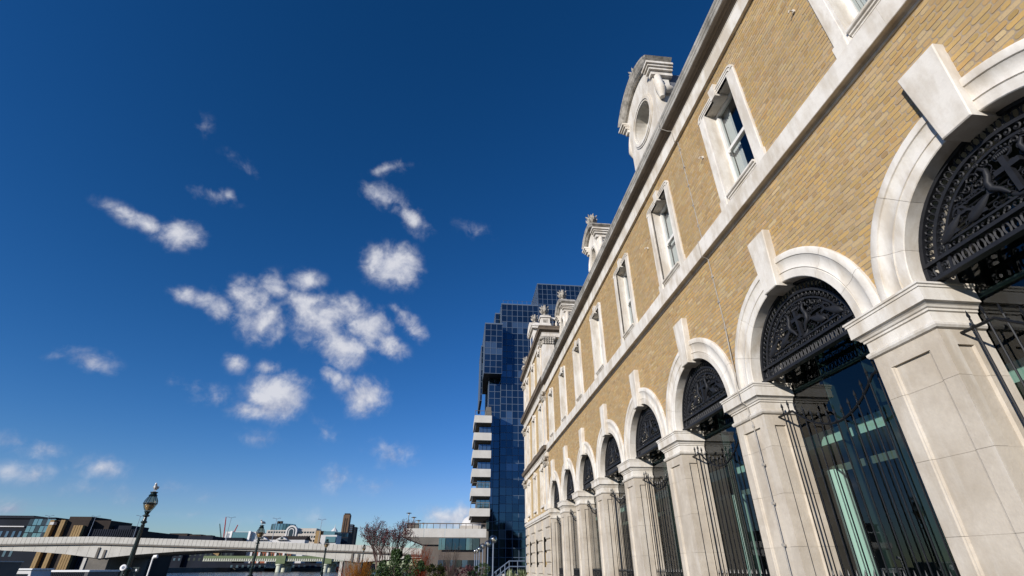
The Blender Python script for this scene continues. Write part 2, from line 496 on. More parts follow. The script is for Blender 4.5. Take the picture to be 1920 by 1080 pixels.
class MB:
    def __init__(s):
        s.v, s.f = [], []

    def add(s, v, f):
        b = len(s.v)
        s.v += [tuple(p) for p in v]
        s.f += [tuple(i + b for i in q) for q in f]
        return s

    def box(s, x0, x1, y0, y1, z0, z1):
        return s.add([(x0, y0, z0), (x1, y0, z0), (x1, y1, z0), (x0, y1, z0), (x0, y0, z1), (x1, y0, z1), (x1, y1, z1), (x0, y1, z1)],
                     [(0, 3, 2, 1), (4, 5, 6, 7), (0, 1, 5, 4), (1, 2, 6, 5), (2, 3, 7, 6), (3, 0, 4, 7)])

    def prism(s, pts, a0, a1, axis='z', cap0=True, cap1=True):
        n = len(pts)

        def P(u, v, a):
            return {'z': (u, v, a), 'x': (a, u, v), 'y': (u, a, v)}[axis]
        v = [P(u, w, a0) for u, w in pts] + [P(u, w, a1) for u, w in pts]
        f = [(i, (i + 1) % n, n + (i + 1) % n, n + i) for i in range(n)]
        if cap0:
            f.append(tuple(range(n - 1, -1, -1)))
        if cap1:
            f.append(tuple(range(n, 2 * n)))
        return s.add(v, f)

    def tube(s, path, r, n=6, cap=True, flat=None):
        path = [Vector(p) for p in path]
        m = len(path)
        rs = r if isinstance(r, (list, tuple)) else [r] * m
        vs, fs = [], []
        ref = None
        for i, p in enumerate(path):
            t = (path[min(i + 1, m - 1)] - path[max(i - 1, 0)])
            if t.length < 1e-9:
                t = Vector((0, 0, 1))
            t.normalize()
            if ref is None:
                ref = Vector((1, 0, 0)) if abs(t.x) < .9 else Vector((0, 1, 0))
            a = (ref - t * ref.dot(t))
            if a.length < 1e-6:
                a = t.orthogonal()
            a.normalize()
            b = t.cross(a)
            ref = a
            for k in range(n):
                an = 2 * PI * k / n
                ca, sa = math.cos(an), math.sin(an)
                if flat:
                    ca *= flat
                vs.append(p + (a * ca + b * sa) * rs[i])
        for i in range(m - 1):
            for k in range(n):
                fs.append((i * n + k, i * n + (k + 1) % n, (i + 1) * n + (k + 1) % n, (i + 1) * n + k))
        if cap:
            fs.append(tuple(range(n - 1, -1, -1)))
            fs.append(tuple(range((m - 1) * n, m * n)))
        return s.add(vs, fs)

    def lathe(s, prof, cx=0, cy=0, cz=0, n=16, sx=1, sy=1):
        vs, fs = [], []
        for (r, z) in prof:
            for k in range(n):
                a = 2 * PI * k / n
                vs.append((cx + r * math.cos(a) * sx, cy + r * math.sin(a) * sy, cz + z))
        m = len(prof)
        for i in range(m - 1):
            for k in range(n):
                fs.append((i * n + k, i * n + (k + 1) % n, (i + 1) * n + (k + 1) % n, (i + 1) * n + k))
        fs.append(tuple(range(n - 1, -1, -1)))
        fs.append(tuple(range((m - 1) * n, m * n)))
        return s.add(vs, fs)

    def ball(s, c, rx, ry, rz, n=10, m=7):
        pr = [(max(1e-4, math.sin(PI * i / m)), -math.cos(PI * i / m)) for i in range(m + 1)]
        vs, fs = [], []
        for (r, z) in pr:
            for k in range(n):
                a = 2 * PI * k / n
                vs.append((c[0] + rx * r * math.cos(a), c[1] + ry * r * math.sin(a), c[2] + rz * z))
        for i in range(m):
            for k in range(n):
                fs.append((i * n + k, i * n + (k + 1) % n, (i + 1) * n + (k + 1) % n, (i + 1) * n + k))
        return s.add(vs, fs)

    def mesh(s, name, material, smooth=None):
        me = bpy.data.meshes.new(name)
        me.from_pydata(s.v, [], s.f)
        if smooth is not None:
            me.polygons.foreach_set('use_smooth', [True] * len(me.polygons))
            me.set_sharp_from_angle(angle=math.radians(smooth))
        if material:
            me.materials.append(material)
        return me

    def build(s, name, material, parent=None, loc=(0, 0, 0), smooth=None, **props):
        return put(name, s.mesh(name, material, smooth), parent, loc, **props)


def put(name, data, parent=None, loc=(0, 0, 0), **props):
    o = bpy.data.objects.new(name, data)
    COL.objects.link(o)
    loc = Vector(loc)
    o.location = loc - (WLOC[parent.name] if parent else Vector())
    if parent:
        o.parent = parent
    WLOC[o.name] = loc
    for k, v in props.items():
        o[k] = v
    return o


def thing(name, label, cat, loc, group=None):
    o = put(name, None, None, loc)
    o.empty_display_size = .2
    o['label'] = label
    o['category'] = cat
    if group:
        o['group'] = group
    return o


def clone(o, off, parent=None, top=True):
    c = o.copy()
    COL.objects.link(c)
    if parent is not None:
        c.parent = parent
    if top:
        c.location = o.location + Vector(off)
    WLOC[c.name] = WLOC[o.name] + Vector(off)
    for ch in list(o.children):
        clone(ch, off, c, False)
    return c


def tag(o, label, cat, group=None):
    o['label'] = label
    o['category'] = cat
    if group:
        o['group'] = group
    return o


# ================================================================== the setting
def sheet(name, x0, x1, y0, y1, z, m):
    b = MB()
    b.add([(x0, y0, 0), (x1, y0, 0), (x1, y1, 0), (x0, y1, 0)], [(0, 1, 2, 3)])
    return b.build(name, m, None, (0, 0, z), kind='structure')


sheet('river', -3000, 600, -800, 5000, WZ, water_m)
QX = -17.6
b = MB().box(QX, 260, -260, 560, WZ - 3, GZ)
quay = b.build('promenade', paving, None, (0, 0, 0), kind='structure')
b = MB()
b.box(QX - .5, QX - .003, -260, 560, WZ - 3, GZ + .02)
b.build('river_wall', quay_m, None, (0, 0, 0), kind='structure')
MB().box(-1500, -262, -300, 1500, WZ - 3, WZ + 4.2).build('south_bank', land_m, None, kind='structure')
MB().box(-1500, 900, 690, 4500, WZ - 3, WZ + 3.6).build('far_bank', land_m, None, kind='structure')

# ================================================================== the market hall
S = 3.436
YA, YC = 3.0045, 4.7225            # arch centre and pier centre of bay 0
ZS = 2.79                          # springing = top of the pier capitals
WX = 5.13                          # brick face
BAYS = range(-1, 8)
Y_END0, Y_PAV0, Y_PAV1 = -2.9, 28.62, 38.4
hall = thing('market_hall', 'long yellow brick market hall with white stone arches along the promenade', 'building', (5.13, 13.0, GZ))

# --- wall backing (mortar) with arch and window openings
WIN_HW, WIN_Z0, WIN_Z1 = .60, 6.20, 8.88
mb = MB()
MX = WX + .0035
ZTOP = 9.46
for n in BAYS:
    ya = YA + n * S
    y0, y1 = ya - S / 2, ya + S / 2
    # spandrel: arch of radius 1.5 up to z = 5.7
    N = 24
    arc, box = [], []
    for i in range(N + 1):
        t = PI * i / N
        cy, cz = math.cos(t), math.sin(t)
        arc.append((MX, ya + 1.5 * cy, ZS + 1.5 * cz))
        k = min((S / 2) / max(abs(cy), 1e-6), (5.8 - ZS) / max(cz, 1e-6))
        box.append((MX, ya + k * cy, ZS + k * cz))
    vs = arc + box
    fs = [(i, i + 1, N + 2 + i, N + 1 + i) for i in range(N)]
    mb.add(vs, fs)
    # the two top corners of the box
    for sg in (-1, 1):
        ii = [i for i in range(N + 1) if (box[i][1] - ya) * sg > S / 2 - 1e-4]
        jj = [i for i in range(N + 1) if abs(box[i][2] - 5.8) < 1e-4 and (box[i][1] - ya) * sg > 0]
        p = max((box[i] for i in ii), key=lambda q: q[2])
        q = max((box[i] for i in jj), key=lambda w: (w[1] - ya) * sg)
        mb.add([p, (MX, ya + sg * S / 2, 5.8), q], [(0, 1, 2)])
    for (a, c, e, g) in ((y0, y1, 5.8, WIN_Z0), (y0, ya - WIN_HW, WIN_Z0, WIN_Z1), (ya + WIN_HW, y1, WIN_Z0, WIN_Z1), (y0, y1, WIN_Z1, ZTOP)):
        mb.add([(MX, a, e), (MX, c, e), (MX, c, g), (MX, a, g)], [(0, 1, 2, 3)])
mb.box(MX, 5.6, Y_END0, YA - 1.5 * S, GZ, ZTOP)
mb.add([(MX, YA + 7.5 * S, ZS), (MX, Y_PAV0 + .2, ZS), (MX, Y_PAV0 + .2, ZTOP), (MX, YA + 7.5 * S, ZTOP)], [(0, 1, 2, 3)])
wall = mb.build('wall', mortar, hall)

# --- bricks, Flemish bond
SL, HL, J, CH = .212, .0995, .0135, .075
PALETTE = [((.64, .42, .16), 4), ((.61, .42, .18), 6), ((.62, .46, .22), 5), ((.66, .53, .32), 3), ((.56, .37, .14), 3),
           ((.50, .34, .16), 2), ((.64, .42, .16), 2), ((.60, .44, .24), 3), ((.54, .41, .24), 2), ((.46, .31, .15), 1)]
PAL = [c for c, w in PALETTE for _ in range(w)]


def brick_geo(w, h, rnd):
    """front octagon with worn corners, sides going back into the wall; local: x depth, y, z"""
    c = rnd.uniform(.007, .019)
    j = lambda s=.0015: rnd.uniform(-s, s)
    hw, hh = w / 2, h / 2
    o = [(-hw + c, -hh), (hw - c, -hh), (hw, -hh + c), (hw, hh - c), (hw - c, hh), (-hw + c, hh), (-hw, hh - c), (-hw, -hh + c)]
    o = [(y + j(), z + j()) for y, z in o]
    dx = rnd.uniform(-.002, .0015)
    t = j(.0018)
    v = [(dx + t * (y / hw), y * .985, z * .95) for y, z in o] + [(.014, y, z) for y, z in o]
    f = [tuple(range(7, -1, -1))] + [(i, (i + 1) % 8, 8 + (i + 1) % 8, 8 + i) for i in range(8)]
    return v, f


def vary(c, rnd):
    k = rnd.uniform(.84, 1.10) * .90
    return tuple(min(.8, (x * .70 + m * .30) * k * q * rnd.uniform(.97, 1.03)) for x, m, q in zip(c, (.60, .405, .165), (.86, .825, .79)))


bricks = []
ylo, yhi = YA - 1.5 * S, Y_PAV0 + .05
z = ZS + .02
row = 0
while z < 9.42:
    y = ylo - (row % 2) * (SL + HL + 2 * J) / 2 + RND.uniform(-.01, .01)
    stretch = True
    while y < yhi:
        w = SL if stretch else HL
        yc_, zc_ = y + w / 2, z + CH / 2
        n = round((yc_ - YA) / S)
        dy = yc_ - (YA + n * S)
        ok = yc_ > ylo and not (5.80 < zc_ < 6.21)
        if ok and n <= 7:
            far = math.hypot(abs(dy) + w / 2, zc_ + CH / 2 - ZS)
            near = math.hypot(max(abs(dy) - w / 2, 0), max(zc_ - CH / 2 - ZS, 0))
            if far < 1.69 or near < 1.42:
                ok = False
            if abs(dy) + w / 2 < .25 and zc_ < 5.03 and zc_ > 4.2 and abs(dy) < .16:
                ok = False
            if abs(dy) < .70 and WIN_Z0 - .1 < zc_ < WIN_Z1 + .05:
                ok = False
        if ok:
            bricks.append((yc_, zc_, stretch))
        y += w + J
        stretch = not stretch
    z += CH
    row += 1


def shown(b):
    p = Vector((WX, b[0], b[1]))
    d = p.dot(_f)
    if d < .3:
        return 0
    sx, sy = 960 + FPX * p.dot(_r) / d, 540 - FPX * p.dot(_u) / d
    if not (4 < sx < 1916 and 4 < sy < 1076):
        return 0
    return (SL if b[2] else HL) * p.x / (d * p.length * p.length)


order = sorted(range(len(bricks)), key=lambda i: -shown(bricks[i]))
single = set(order[:300])
VARS = {}
for st in (True, False):
    VARS[st] = []
    for k in range(16):
        v, f = brick_geo(SL if st else HL, CH - J, RND)
        m_ = MB().add(v, f).mesh('brick', brick_m)
        ca = m_.color_attributes.new('Col', 'FLOAT_COLOR', 'POINT')
        cc = vary(RND.choice(PAL), RND)
        ca.data.foreach_set('color', [x for _ in range(16) for x in (*cc, 1)])
        VARS[st].append(m_)
rest_v, rest_f, rest_c = [], [], []
for i, (yc_, zc_, st) in enumerate(bricks):
    if i in single:
        put('brick', RND.choice(VARS[st]), wall, (WX, yc_, zc_))
    else:
        v, f = brick_geo(SL if st else HL, CH - J, RND)
        b0 = len(rest_v)
        rest_v += [(x + WX, y + yc_, z + zc_) for x, y, z in v]
        rest_f += [tuple(q + b0 for q in t) for t in f]
        c = vary(RND.choice(PAL), RND)
        rest_c += [x for _ in range(16) for x in (*c, 1)]
me = bpy.data.meshes.new('brickwork')
me.from_pydata(rest_v, [], rest_f)
me.materials.append(brick_m)
me.color_attributes.new('Col', 'FLOAT_COLOR', 'POINT').data.foreach_set('color', rest_c)
put('brickwork', me, wall, (0, 0, 0), kind='stuff')


# --- piers
def plan_recess(y0, rec=True):
    hw = .46
    if not rec:
        half = [(5.72, hw), (WX, hw)]
    else:
        half = [(5.72, hw), (5.49, hw), (5.475, hw - .03), (5.30, hw - .03), (5.285, hw), (WX, hw), (WX, .275), (WX + .012, .262), (WX + .014, .25), (WX + .035, .235)]
    pts = half + [(x, -y) for x, y in reversed(half)]
    return [(x, y + y0) for x, y in pts]


CAP = [(0.0, 2.262), (.03, 2.275), (.045, 2.30), (.045, 2.325), (.025, 2.342), (.008, 2.352), (.008, 2.468), (.028, 2.478), (.028, 2.502),
       (.045, 2.512), (.055, 2.535), (.085, 2.560), (.108, 2.566), (.108, 2.722), (.120, 2.728), (.120, 2.752), (.135, 2.762), (.135, 2.786), (.10, ZS), (-.10, ZS)]


def cap_sweep(y0, prof, hw=.46, xf=WX, xb=5.72):
    mb = MB()
    vs, fs = [], []
    for d, zz in prof:
        vs += [(xb, y0 + hw + d, zz), (xf - d, y0 + hw + d, zz), (xf - d, y0 - hw - d, zz), (xb, y0 - hw - d, zz)]
    for i in range(len(prof) - 1):
        for k in range(3):
            fs.append((i * 4 + k, i * 4 + k + 1, (i + 1) * 4 + k + 1, (i + 1) * 4 + k))
    m = len(prof) - 1
    fs.append((m * 4, m * 4 + 1, m * 4 + 2, m * 4 + 3))
    fs.append((3, 2, 1, 0))
    return mb.add(vs, fs)


pier0 = MB().box(WX + .039, 5.71, YC - .428, YC + .428, GZ, 2.75).build('pier', stone_pier, hall)
G = .0017
for (a, c) in ((GZ, -.95), (-.95, -.35), (-.35, .27), (.27, 1.015), (1.015, 1.74)):
    b = MB()
    if c <= -.9:
        b.box(WX - .05, 5.72, YC - .51, YC + .51, a, c - G)
    else:
        b.prism(plan_recess(YC), a + G, c - G)
    b.build('block', stone_pier, pier0)
b = MB()
b.prism(plan_recess(YC), 1.74 + G, 2.085, cap1=False)
b.prism(plan_recess(YC, False), 2.085, 2.264)
b.build('block', stone_pier, pier0)
cap_sweep(YC, CAP).build('capital', stone_white, pier0)
piers = {0: pier0}
for n in (-2, -1, 1, 2, 3, 4, 5, 6, 7):
    piers[n] = clone(pier0, (0, n * S, 0))

# --- arches
VP = [(1.258, 5.72), (1.258, 5.112), (1.268, 5.102), (1.385, 5.100), (1.392, 5.112), (1.402, 5.112), (1.408, 5.096), (1.44, 5.110), (1.50, 5.113), (1.56, 5.104), (1.592, 5.088),
      (1.600, 5.096), (1.608, 5.075), (1.690, 5.068), (1.715, 5.085), (1.715, 5.20)]


def voussoir(a0, a1, prof=VP, n=None):
    n = n or max(2, int(abs(a1 - a0) / 4.5))
    g = math.degrees(.0022 / 1.5)
    mb = MB()
    vs, fs = [], []
    L_ = len(prof)
    for i in range(n + 1):
        t = math.radians((a0 + g) + (a1 - a0 - 2 * g) * i / n)
        for r, x in prof:
            vs.append((x, r * math.cos(t), r * math.sin(t)))
    for i in range(n):
        for k in range(L_ - 1):
            fs.append((i * L_ + k, (i + 1) * L_ + k, (i + 1) * L_ + k + 1, i * L_ + k + 1))
    fs.append(tuple(range(L_)))
    fs.append(tuple(range((n + 1) * L_ - 1, n * L_ - 1, -1)))
    return mb.add(vs, fs)


ac = (0, YA, ZS)
arch0 = voussoir(0, 180, [(1.30, 5.70), (1.30, 5.16), (1.70, 5.16), (1.70, 5.19)], 32).build('arch', mortar, hall, ac)
for a0, a1 in ((0, 21), (21, 47), (47, 83), (97, 133), (133, 159), (159, 180)):
    voussoir(a0, a1).build('voussoir', stone_white, arch0, ac, smooth=40)
b = MB()
# wedge keystone with chamfered front edges
kz0, kz1, kb, kt = 3.985 - ZS, 5.055 - ZS, .172, .246
c_ = .012
out = [(-kb, kz0), (kb, kz0), (kt, kz1), (-kt, kz1)]
inn = [(-kb + c_, kz0 + c_), (kb - c_, kz0 + c_), (kt - c_, kz1 - c_), (-kt + c_, kz1 - c_)]
vs = [(4.995, y, z) for y, z in inn] + [(5.007, y, z) for y, z in out] + [(5.18, y, z) for y, z in out]
fs = [(3, 2, 1, 0)]
for l in (0, 4):
    fs += [(l + i, l + (i + 1) % 4, l + 4 + (i + 1) % 4, l + 4 + i) for i in range(4)]
fs.append((8, 9, 10, 11))
b.add(vs, fs)
b.prism([(-kb, kz0 + .003), (kb, kz0 + .003), (kb + .02, 1.34), (-kb - .02, 1.34)], 5.18, 5.46, 'x')
b.build('keystone', stone_white, arch0, ac)
for n in BAYS:
    if n:
        clone(arch0, (0, n * S, 0))

# --- string course (blocks)
SP = [(5.14, 5.765), (5.108, 5.765), (5.102, 5.775), (5.102, 5.80), (5.094, 5.805), (5.094, 5.815), (5.075, 5.835), (5.02, 5.838), (4.995, 5.815), (4.988, 5.822), (4.988, 6.185), (5.0, 6.20), (5.09, 6.255), (5.14, 6.255)]
L2 = S / 2
blk = MB().prism(SP, -L2 / 2 + .0015, L2 / 2 - .0015, 'y').mesh('string_course_block', stone_white)
string0 = MB().box(5.10, 5.15, YA - 1.5 * S, Y_PAV0, 5.80, 6.20).build('string_course', mortar, hall)
k = 0
while YA - 1.5 * S + (k + .5) * L2 < Y_PAV0 - .4:
    put('string_course_block', blk, string0, (0, YA - 1.5 * S + (k + .5) * L2, 0))
    k += 1

# --- frieze and cornice
FR = [(5.14, 9.395), (5.055, 9.395), (5.050, 9.40), (5.050, 9.765), (5.040, 9.775), (5.040, 9.80), (5.14, 9.80)]
CO = [(5.14, 9.803), (5.02, 9.803), (5.005, 9.82), (4.97, 9.835), (4.955, 9.848), (4.93, 9.850), (4.88, 9.872), (4.83, 9.905), (4.815, 9.92), (5.14, 9.92)]
CT = [(5.14, 9.923), (4.812, 9.923), (4.806, 9.93), (4.806, 10.02), (4.795, 10.035), (4.79, 10.05), (4.79, 10.10), (4.775, 10.12), (4.765, 10.15), (4.765, 10.19), (4.80, 10.215), (5.0, 10.27), (5.14, 10.27)]
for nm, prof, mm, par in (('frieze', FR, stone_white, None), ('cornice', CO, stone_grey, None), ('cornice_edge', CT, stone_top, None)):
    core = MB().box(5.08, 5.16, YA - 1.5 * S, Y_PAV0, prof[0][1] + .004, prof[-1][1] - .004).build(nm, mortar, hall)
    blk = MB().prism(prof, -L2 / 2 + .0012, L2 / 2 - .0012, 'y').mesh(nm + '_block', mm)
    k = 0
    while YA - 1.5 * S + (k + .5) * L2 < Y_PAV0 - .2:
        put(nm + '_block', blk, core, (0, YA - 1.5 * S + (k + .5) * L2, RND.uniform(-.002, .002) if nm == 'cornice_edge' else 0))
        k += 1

# --- upper windows
IW, IZ0, IZ1 = .515, 6.44, 8.83
wl = (0, YA, 0)
FXW = 5.085


def reveal():
    b = MB()
    for sg in (-1, 1):
        b.add([(FXW + .02, sg * IW, 6.25), (5.44, sg * IW, 6.25), (5.44, sg * IW, IZ1), (FXW + .02, sg * IW, IZ1)], [(0, 1, 2, 3)])
    b.add([(FXW + .02, -IW, IZ1), (5.44, -IW, IZ1), (5.44, IW, IZ1), (FXW + .02, IW, IZ1)], [(0, 1, 2, 3)])
    b.add([(FXW + .02, -IW, 6.30), (5.44, -IW, 6.30), (5.44, IW, 6.30), (FXW + .02, IW, 6.30)], [(0, 1, 2, 3)])
    return b


win0 = reveal().build('window', stone_white, hall, wl)
for sg in (-1, 1):
    b = MB()
    o_, i_ = .765 * sg, IW * sg
    pl = [(5.15, o_), (FXW + .012, o_), (FXW, o_ - .012 * sg), (FXW, i_ + .05 * sg), (FXW + .006, i_ + .044 * sg), (FXW + .006, i_), (5.15, i_)]
    b.prism(pl, 6.26, 8.80, 'z')
    b.build('jamb', stone_white, win0, wl)
    b = MB()
    pl = [(5.15, o_ + .025 * sg), (FXW - .01, o_ + .025 * sg), (FXW - .01, i_ + .06 * sg), (5.15, i_ + .06 * sg)]
    b.prism(pl, 6.255, 6.50, 'z')
    b.build('jamb_foot', stone_white, win0, wl)
# lintel with rounded shoulders, two stepped mouldings
b = MB()


def shoulder(w, zt, r):
    p = [(-w, 8.803), (w, 8.803)]
    for i in range(7):
        a = i / 6 * PI / 2
        p.append((w - r + r * math.cos(a), zt - r + r * math.sin(a)))
    for i in range(7):
        a = PI / 2 + i / 6 * PI / 2
        p.append((-w + r + r * math.cos(a), zt - r + r * math.sin(a)))
    return p


def hood(w0, w1, z0, z1, r, x0, x1):
    """inverted U band between inner half width w0/top z0 and outer w1/z1"""
    def line(w, zt, rr):
        p = [(w, 8.803)]
        for i in range(7):
            a = i / 6 * PI / 2
            p.append((w - rr + rr * math.cos(a), zt - rr + rr * math.sin(a)))
        for i in range(7):
            a = PI / 2 + i / 6 * PI / 2
            p.append((-w + rr + rr * math.cos(a), zt - rr + rr * math.sin(a)))
        p.append((-w, 8.803))
        return p
    A, B = line(w0, z0, max(.01, r - (w1 - w0))), line(w1, z1, r)
    n_ = len(A)
    vs = [(x0, y, z) for y, z in A] + [(x0, y, z) for y, z in B] + [(x1, y, z) for y, z in A] + [(x1, y, z) for y, z in B]
    fs = []
    for i in range(n_ - 1):
        fs += [(i, i + 1, n_ + i + 1, n_ + i), (n_ + i, n_ + i + 1, 3 * n_ + i + 1, 3 * n_ + i), (2 * n_ + i, 2 * n_ + i + 1, i + 1, i)]
    fs += [(0, n_, 3 * n_, 2 * n_), (n_ - 1, 2 * n_ - 1, 4 * n_ - 1, 3 * n_ - 1)]
    return vs, fs


b.add(*hood(IW, .63, IZ1, 8.875, .10, FXW + .012, 5.15))
b.add(*hood(.632, .70, 8.877, 8.925, .13, FXW - .002, 5.15))
b.add(*hood(.702, .768, 8.927, 8.965, .16, FXW - .015, 5.15))
b.build('lintel', stone_white, win0, wl)
b = MB()
b.prism([(-.085, 8.775), (.085, 8.775), (.115, 9.10), (-.115, 9.10)], 5.048, 5.16, 'x')
b.prism([(-.085, 8.79), (.085, 8.79), (.086, 8.84), (-.086, 8.84)], 5.16, 5.36, 'x')
b.build('key_block', stone_white, win0, wl)
b = MB()
b.prism([(5.05, 6.44), (5.05, 6.475), (5.30, 6.50), (5.42, 6.50), (5.42, 6.36), (5.12, 6.36), (5.115, 6.385), (5.09, 6.395), (5.085, 6.42), (5.06, 6.43)], -.50, .50, 'y')
b.build('sill', stone_white, win0, wl)
b = MB()
SX = 5.36
for sg in (-1, 1):
    b.box(SX, SX + .09, min(sg * IW, sg * (IW - .075)), max(sg * IW, sg * (IW - .075)), 6.49, IZ1 - .002)
b.box(SX + .001, SX + .089, -IW + .075, IW - .075, IZ1 - .08, IZ1 - .003)
b.box(SX + .001, SX + .089, -IW + .075, IW - .075, 6.49, 6.58)
b.box(SX - .012, SX + .07, -IW + .076, IW - .076, 7.62, 7.70)
sash = b.build('sash', sash_white, win0, wl)
b = MB()
for sg in (-1, 1):
    b.box(SX - .03, SX - .002, sg * (IW - .14) - .02, sg * (IW - .14) + .02, 7.56, 7.62)
b.build('sash_horn', sash_white, win0, wl)
for za, zb, xx in ((6.58, 7.62, SX + .03), (7.70, IZ1 - .08, SX + .05)):
    MB().add([(xx, -IW + .07, za), (xx, IW - .07, za), (xx, IW - .07, zb), (xx, -IW + .07, zb)], [(3, 2, 1, 0)]).build('pane', sash_glass, win0, wl)
b = MB()
N = 9
vs = []
for i in range(N + 1):
    vs += [(5.50 + (.02 if i % 2 else 0), IW - .05 - .26 * i / N, 6.5), (5.50 + (.02 if i % 2 else 0), IW - .05 - .26 * i / N, IZ1)]
b.add(vs, [(2 * i, 2 * i + 1, 2 * i + 3, 2 * i + 2) for i in range(N)])
b.build('curtain', white_build, win0, wl)
for n in BAYS:
    if n:
        clone(win0, (0, n * S, 0))

# --- arch glazing
gl0 = MB()
GX = 5.735
for yy in (-.42, .42):
    gl0.box(GX + .012, GX + .16, yy - .012, yy + .012, GZ, 4.05)
gl0.box(GX + .012, GX + .05, -1.27, 1.27, 2.64, 2.68)
gl0 = gl0.build('glazing', steel, hall, (0, YA, 0))
for (a, c) in ((-1.262, -.424), (-.416, .416), (.424, 1.262)):
    for (e, g) in ((GZ + .02, 2.655), (2.665, 4.06)):
        MB().add([(GX, a, e), (GX, c, e), (GX, c, g), (GX, a, g)], [(3, 2, 1, 0)]).build('pane', shop_glass, gl0, (0, YA, 0))
for n in BAYS:
    if n:
        clone(gl0, (0, n * S, 0))

# --- gates of spear-headed bars under a swagged rail
RX = 5.40


def rail_z(t):
    t = abs(t)
    return 2.23 if t > .876 else 1.825 + .405 * (t / .876) ** 2


path = [(RX, t, rail_z(t) - .012) for t in np.linspace(-1.258, 1.258, 41)]
gt = MB()
gt.tube(path, .018, 6)
gate0 = gt.build('gate', iron_bar, hall, (0, YA, 0), smooth=50)
MB().box(RX - .018, RX + .018, -1.255, 1.255, GZ + .12, GZ + .17).build('bottom_rail', iron_bar, gate0, (0, YA, 0))
MB().box(RX - .018, RX + .018, -1.255, 1.255, -.36, -.32).build('lock_rail', iron_bar, gate0, (0, YA, 0))
ts = [(-7 + i) * .158 for i in range(15)]
cache = {}
for t in ts:
    key = round(abs(t), 3)
    if key not in cache:
        zt = rail_z(t) + .19
        b = MB()
        b.tube([(0, 0, GZ + .03), (0, 0, zt - .12)], .0105, 6)
        b.lathe([(.012, zt - .125), (.020, zt - .115), (.012, zt - .10), (.026, zt - .07), (.002, zt)], n=4, sy=.6)
        b.ball((0, 0, rail_z(t) + .0), .026, .026, .022, 6, 4)
        cache[key] = b.mesh('bar', iron_bar)
    put('bar', cache[key], gate0, (RX, YA + t, 0))
b = MB()
for i in range(14):
    t = (-6.5 + i) * .158
    b.tube([(RX, t, GZ + .03), (RX, t, -.13)], .009, 5)
    b.lathe([(.010, -.13), (.018, -.10), (.001, -.03)], RX, t, 0, 7)
b.build('lower_bars', iron_bar, gate0, (0, YA, 0), kind='stuff')
for n in BAYS:
    if n:
        clone(gate0, (0, n * S, 0))

# --- cast-iron tympanum grilles
TX = 5.31


def P3(y, z, x=TX + .02):
    return (x, y, z)


def arc_pts(r, a0, a1, n, cz=0, cy=0, x=TX + .02):
    return [(x, cy + r * math.cos(math.radians(a0 + (a1 - a0) * i / n)), cz + r * math.sin(math.radians(a0 + (a1 - a0) * i / n))) for i in range(n + 1)]


def ring_band(r0, r1, a0, a1, n, x0, x1):
    b = MB()
    vs, fs = [], []
    for i in range(n + 1):
        t = math.radians(a0 + (a1 - a0) * i / n)
        for r, x in ((r0, x0), (r1, x0), (r1, x1), (r0, x1)):
            vs.append((x, r * math.cos(t), r * math.sin(t)))
    for i in range(n):
        for k in range(4):
            fs.append((i * 4 + k, i * 4 + (k + 1) % 4, (i + 1) * 4 + (k + 1) % 4, (i + 1) * 4 + k))
    fs += [(0, 1, 2, 3), (n * 4 + 3, n * 4 + 2, n * 4 + 1, n * 4)]
    return vs, fs


b = MB()
for r0, r1, x0 in ((1.205, 1.255, TX - .02), (1.045, 1.085, TX - .01), (.925, .955, TX)):
    b.add(*ring_band(r0, r1, 0, 180, 40, x0, TX + .05))
for z0, z1, w, x0 in ((0.0, .045, 1.25, TX - .05), (.205, .245, 1.24, TX - .03), (.335, .36, 1.05, TX)):
    b.box(x0, TX + .055, -math.sqrt(max(.01, w * w - z1 * z1)), math.sqrt(max(.01, w * w - z1 * z1)), z0, z1)
tl = (0, YA, ZS + .012)
gr0 = b.build('grille', iron, hall, tl)


def torus_pts(cy, cz, ry, rz, n=10, rot=0):
    p = []
    for i in range(n + 1):
        a = 2 * PI * i / n
        u, v = ry * math.cos(a), rz * math.sin(a)
        p.append((TX + .02, cy + u * math.cos(rot) - v * math.sin(rot), cz + u * math.sin(rot) + v * math.cos(rot)))
    return p


# outer openwork band of loops, and scroll band inside it
b = MB()
n_ = 44
for i in range(n_):
    a = PI * (i + .5) / n_
    b.tube(torus_pts(1.145 * math.cos(a), 1.145 * math.sin(a), .060, .036, 8, a), .010, 4, cap=False)
b.build('loop_band', iron, gr0, tl)
b = MB()
n_ = 34
for i in range(n_):
    a = PI * (i + .5) / n_
    cy, cz = 1.0 * math.cos(a), 1.0 * math.sin(a)
    sp = []
    for k in range(12):
        q = k / 11
        an = a + 5.2 * q
        rr = .046 * (1 - .75 * q)
        sp.append((TX + .01 - .012 * q, cy + rr * math.cos(an), cz + rr * math.sin(an)))
    b.tube(sp, [.012 - .004 * k / 11 for k in range(12)], 4)
    b.ball((TX, cy, cz), .012, .016, .016, 6, 4)
b.build('scroll_band', iron, gr0, tl)
b = MB()
n_ = 26
for i in range(n_):
    cy = -1.17 + (i + .5) * 2.34 / n_
    b.tube(torus_pts(cy, .125, .032, .066, 8), .013, 4, cap=False)
b.build('bottom_loop_band', iron, gr0, tl)
b = MB()
n_ = 24
for i in range(n_):
    cy = -1.0 + (i + .5) * 2.0 / n_
    sp = []
    for k in range(10):
        q = k / 9
        an = 5.0 * q + (PI if i % 2 else 0)
        rr = .038 * (1 - .7 * q)
        sp.append((TX + .012 - .012 * q, cy + rr * math.cos(an), .292 + rr * math.sin(an)))
    b.tube(sp, .011, 4)
b.build('bottom_scroll_band', iron, gr0, tl)
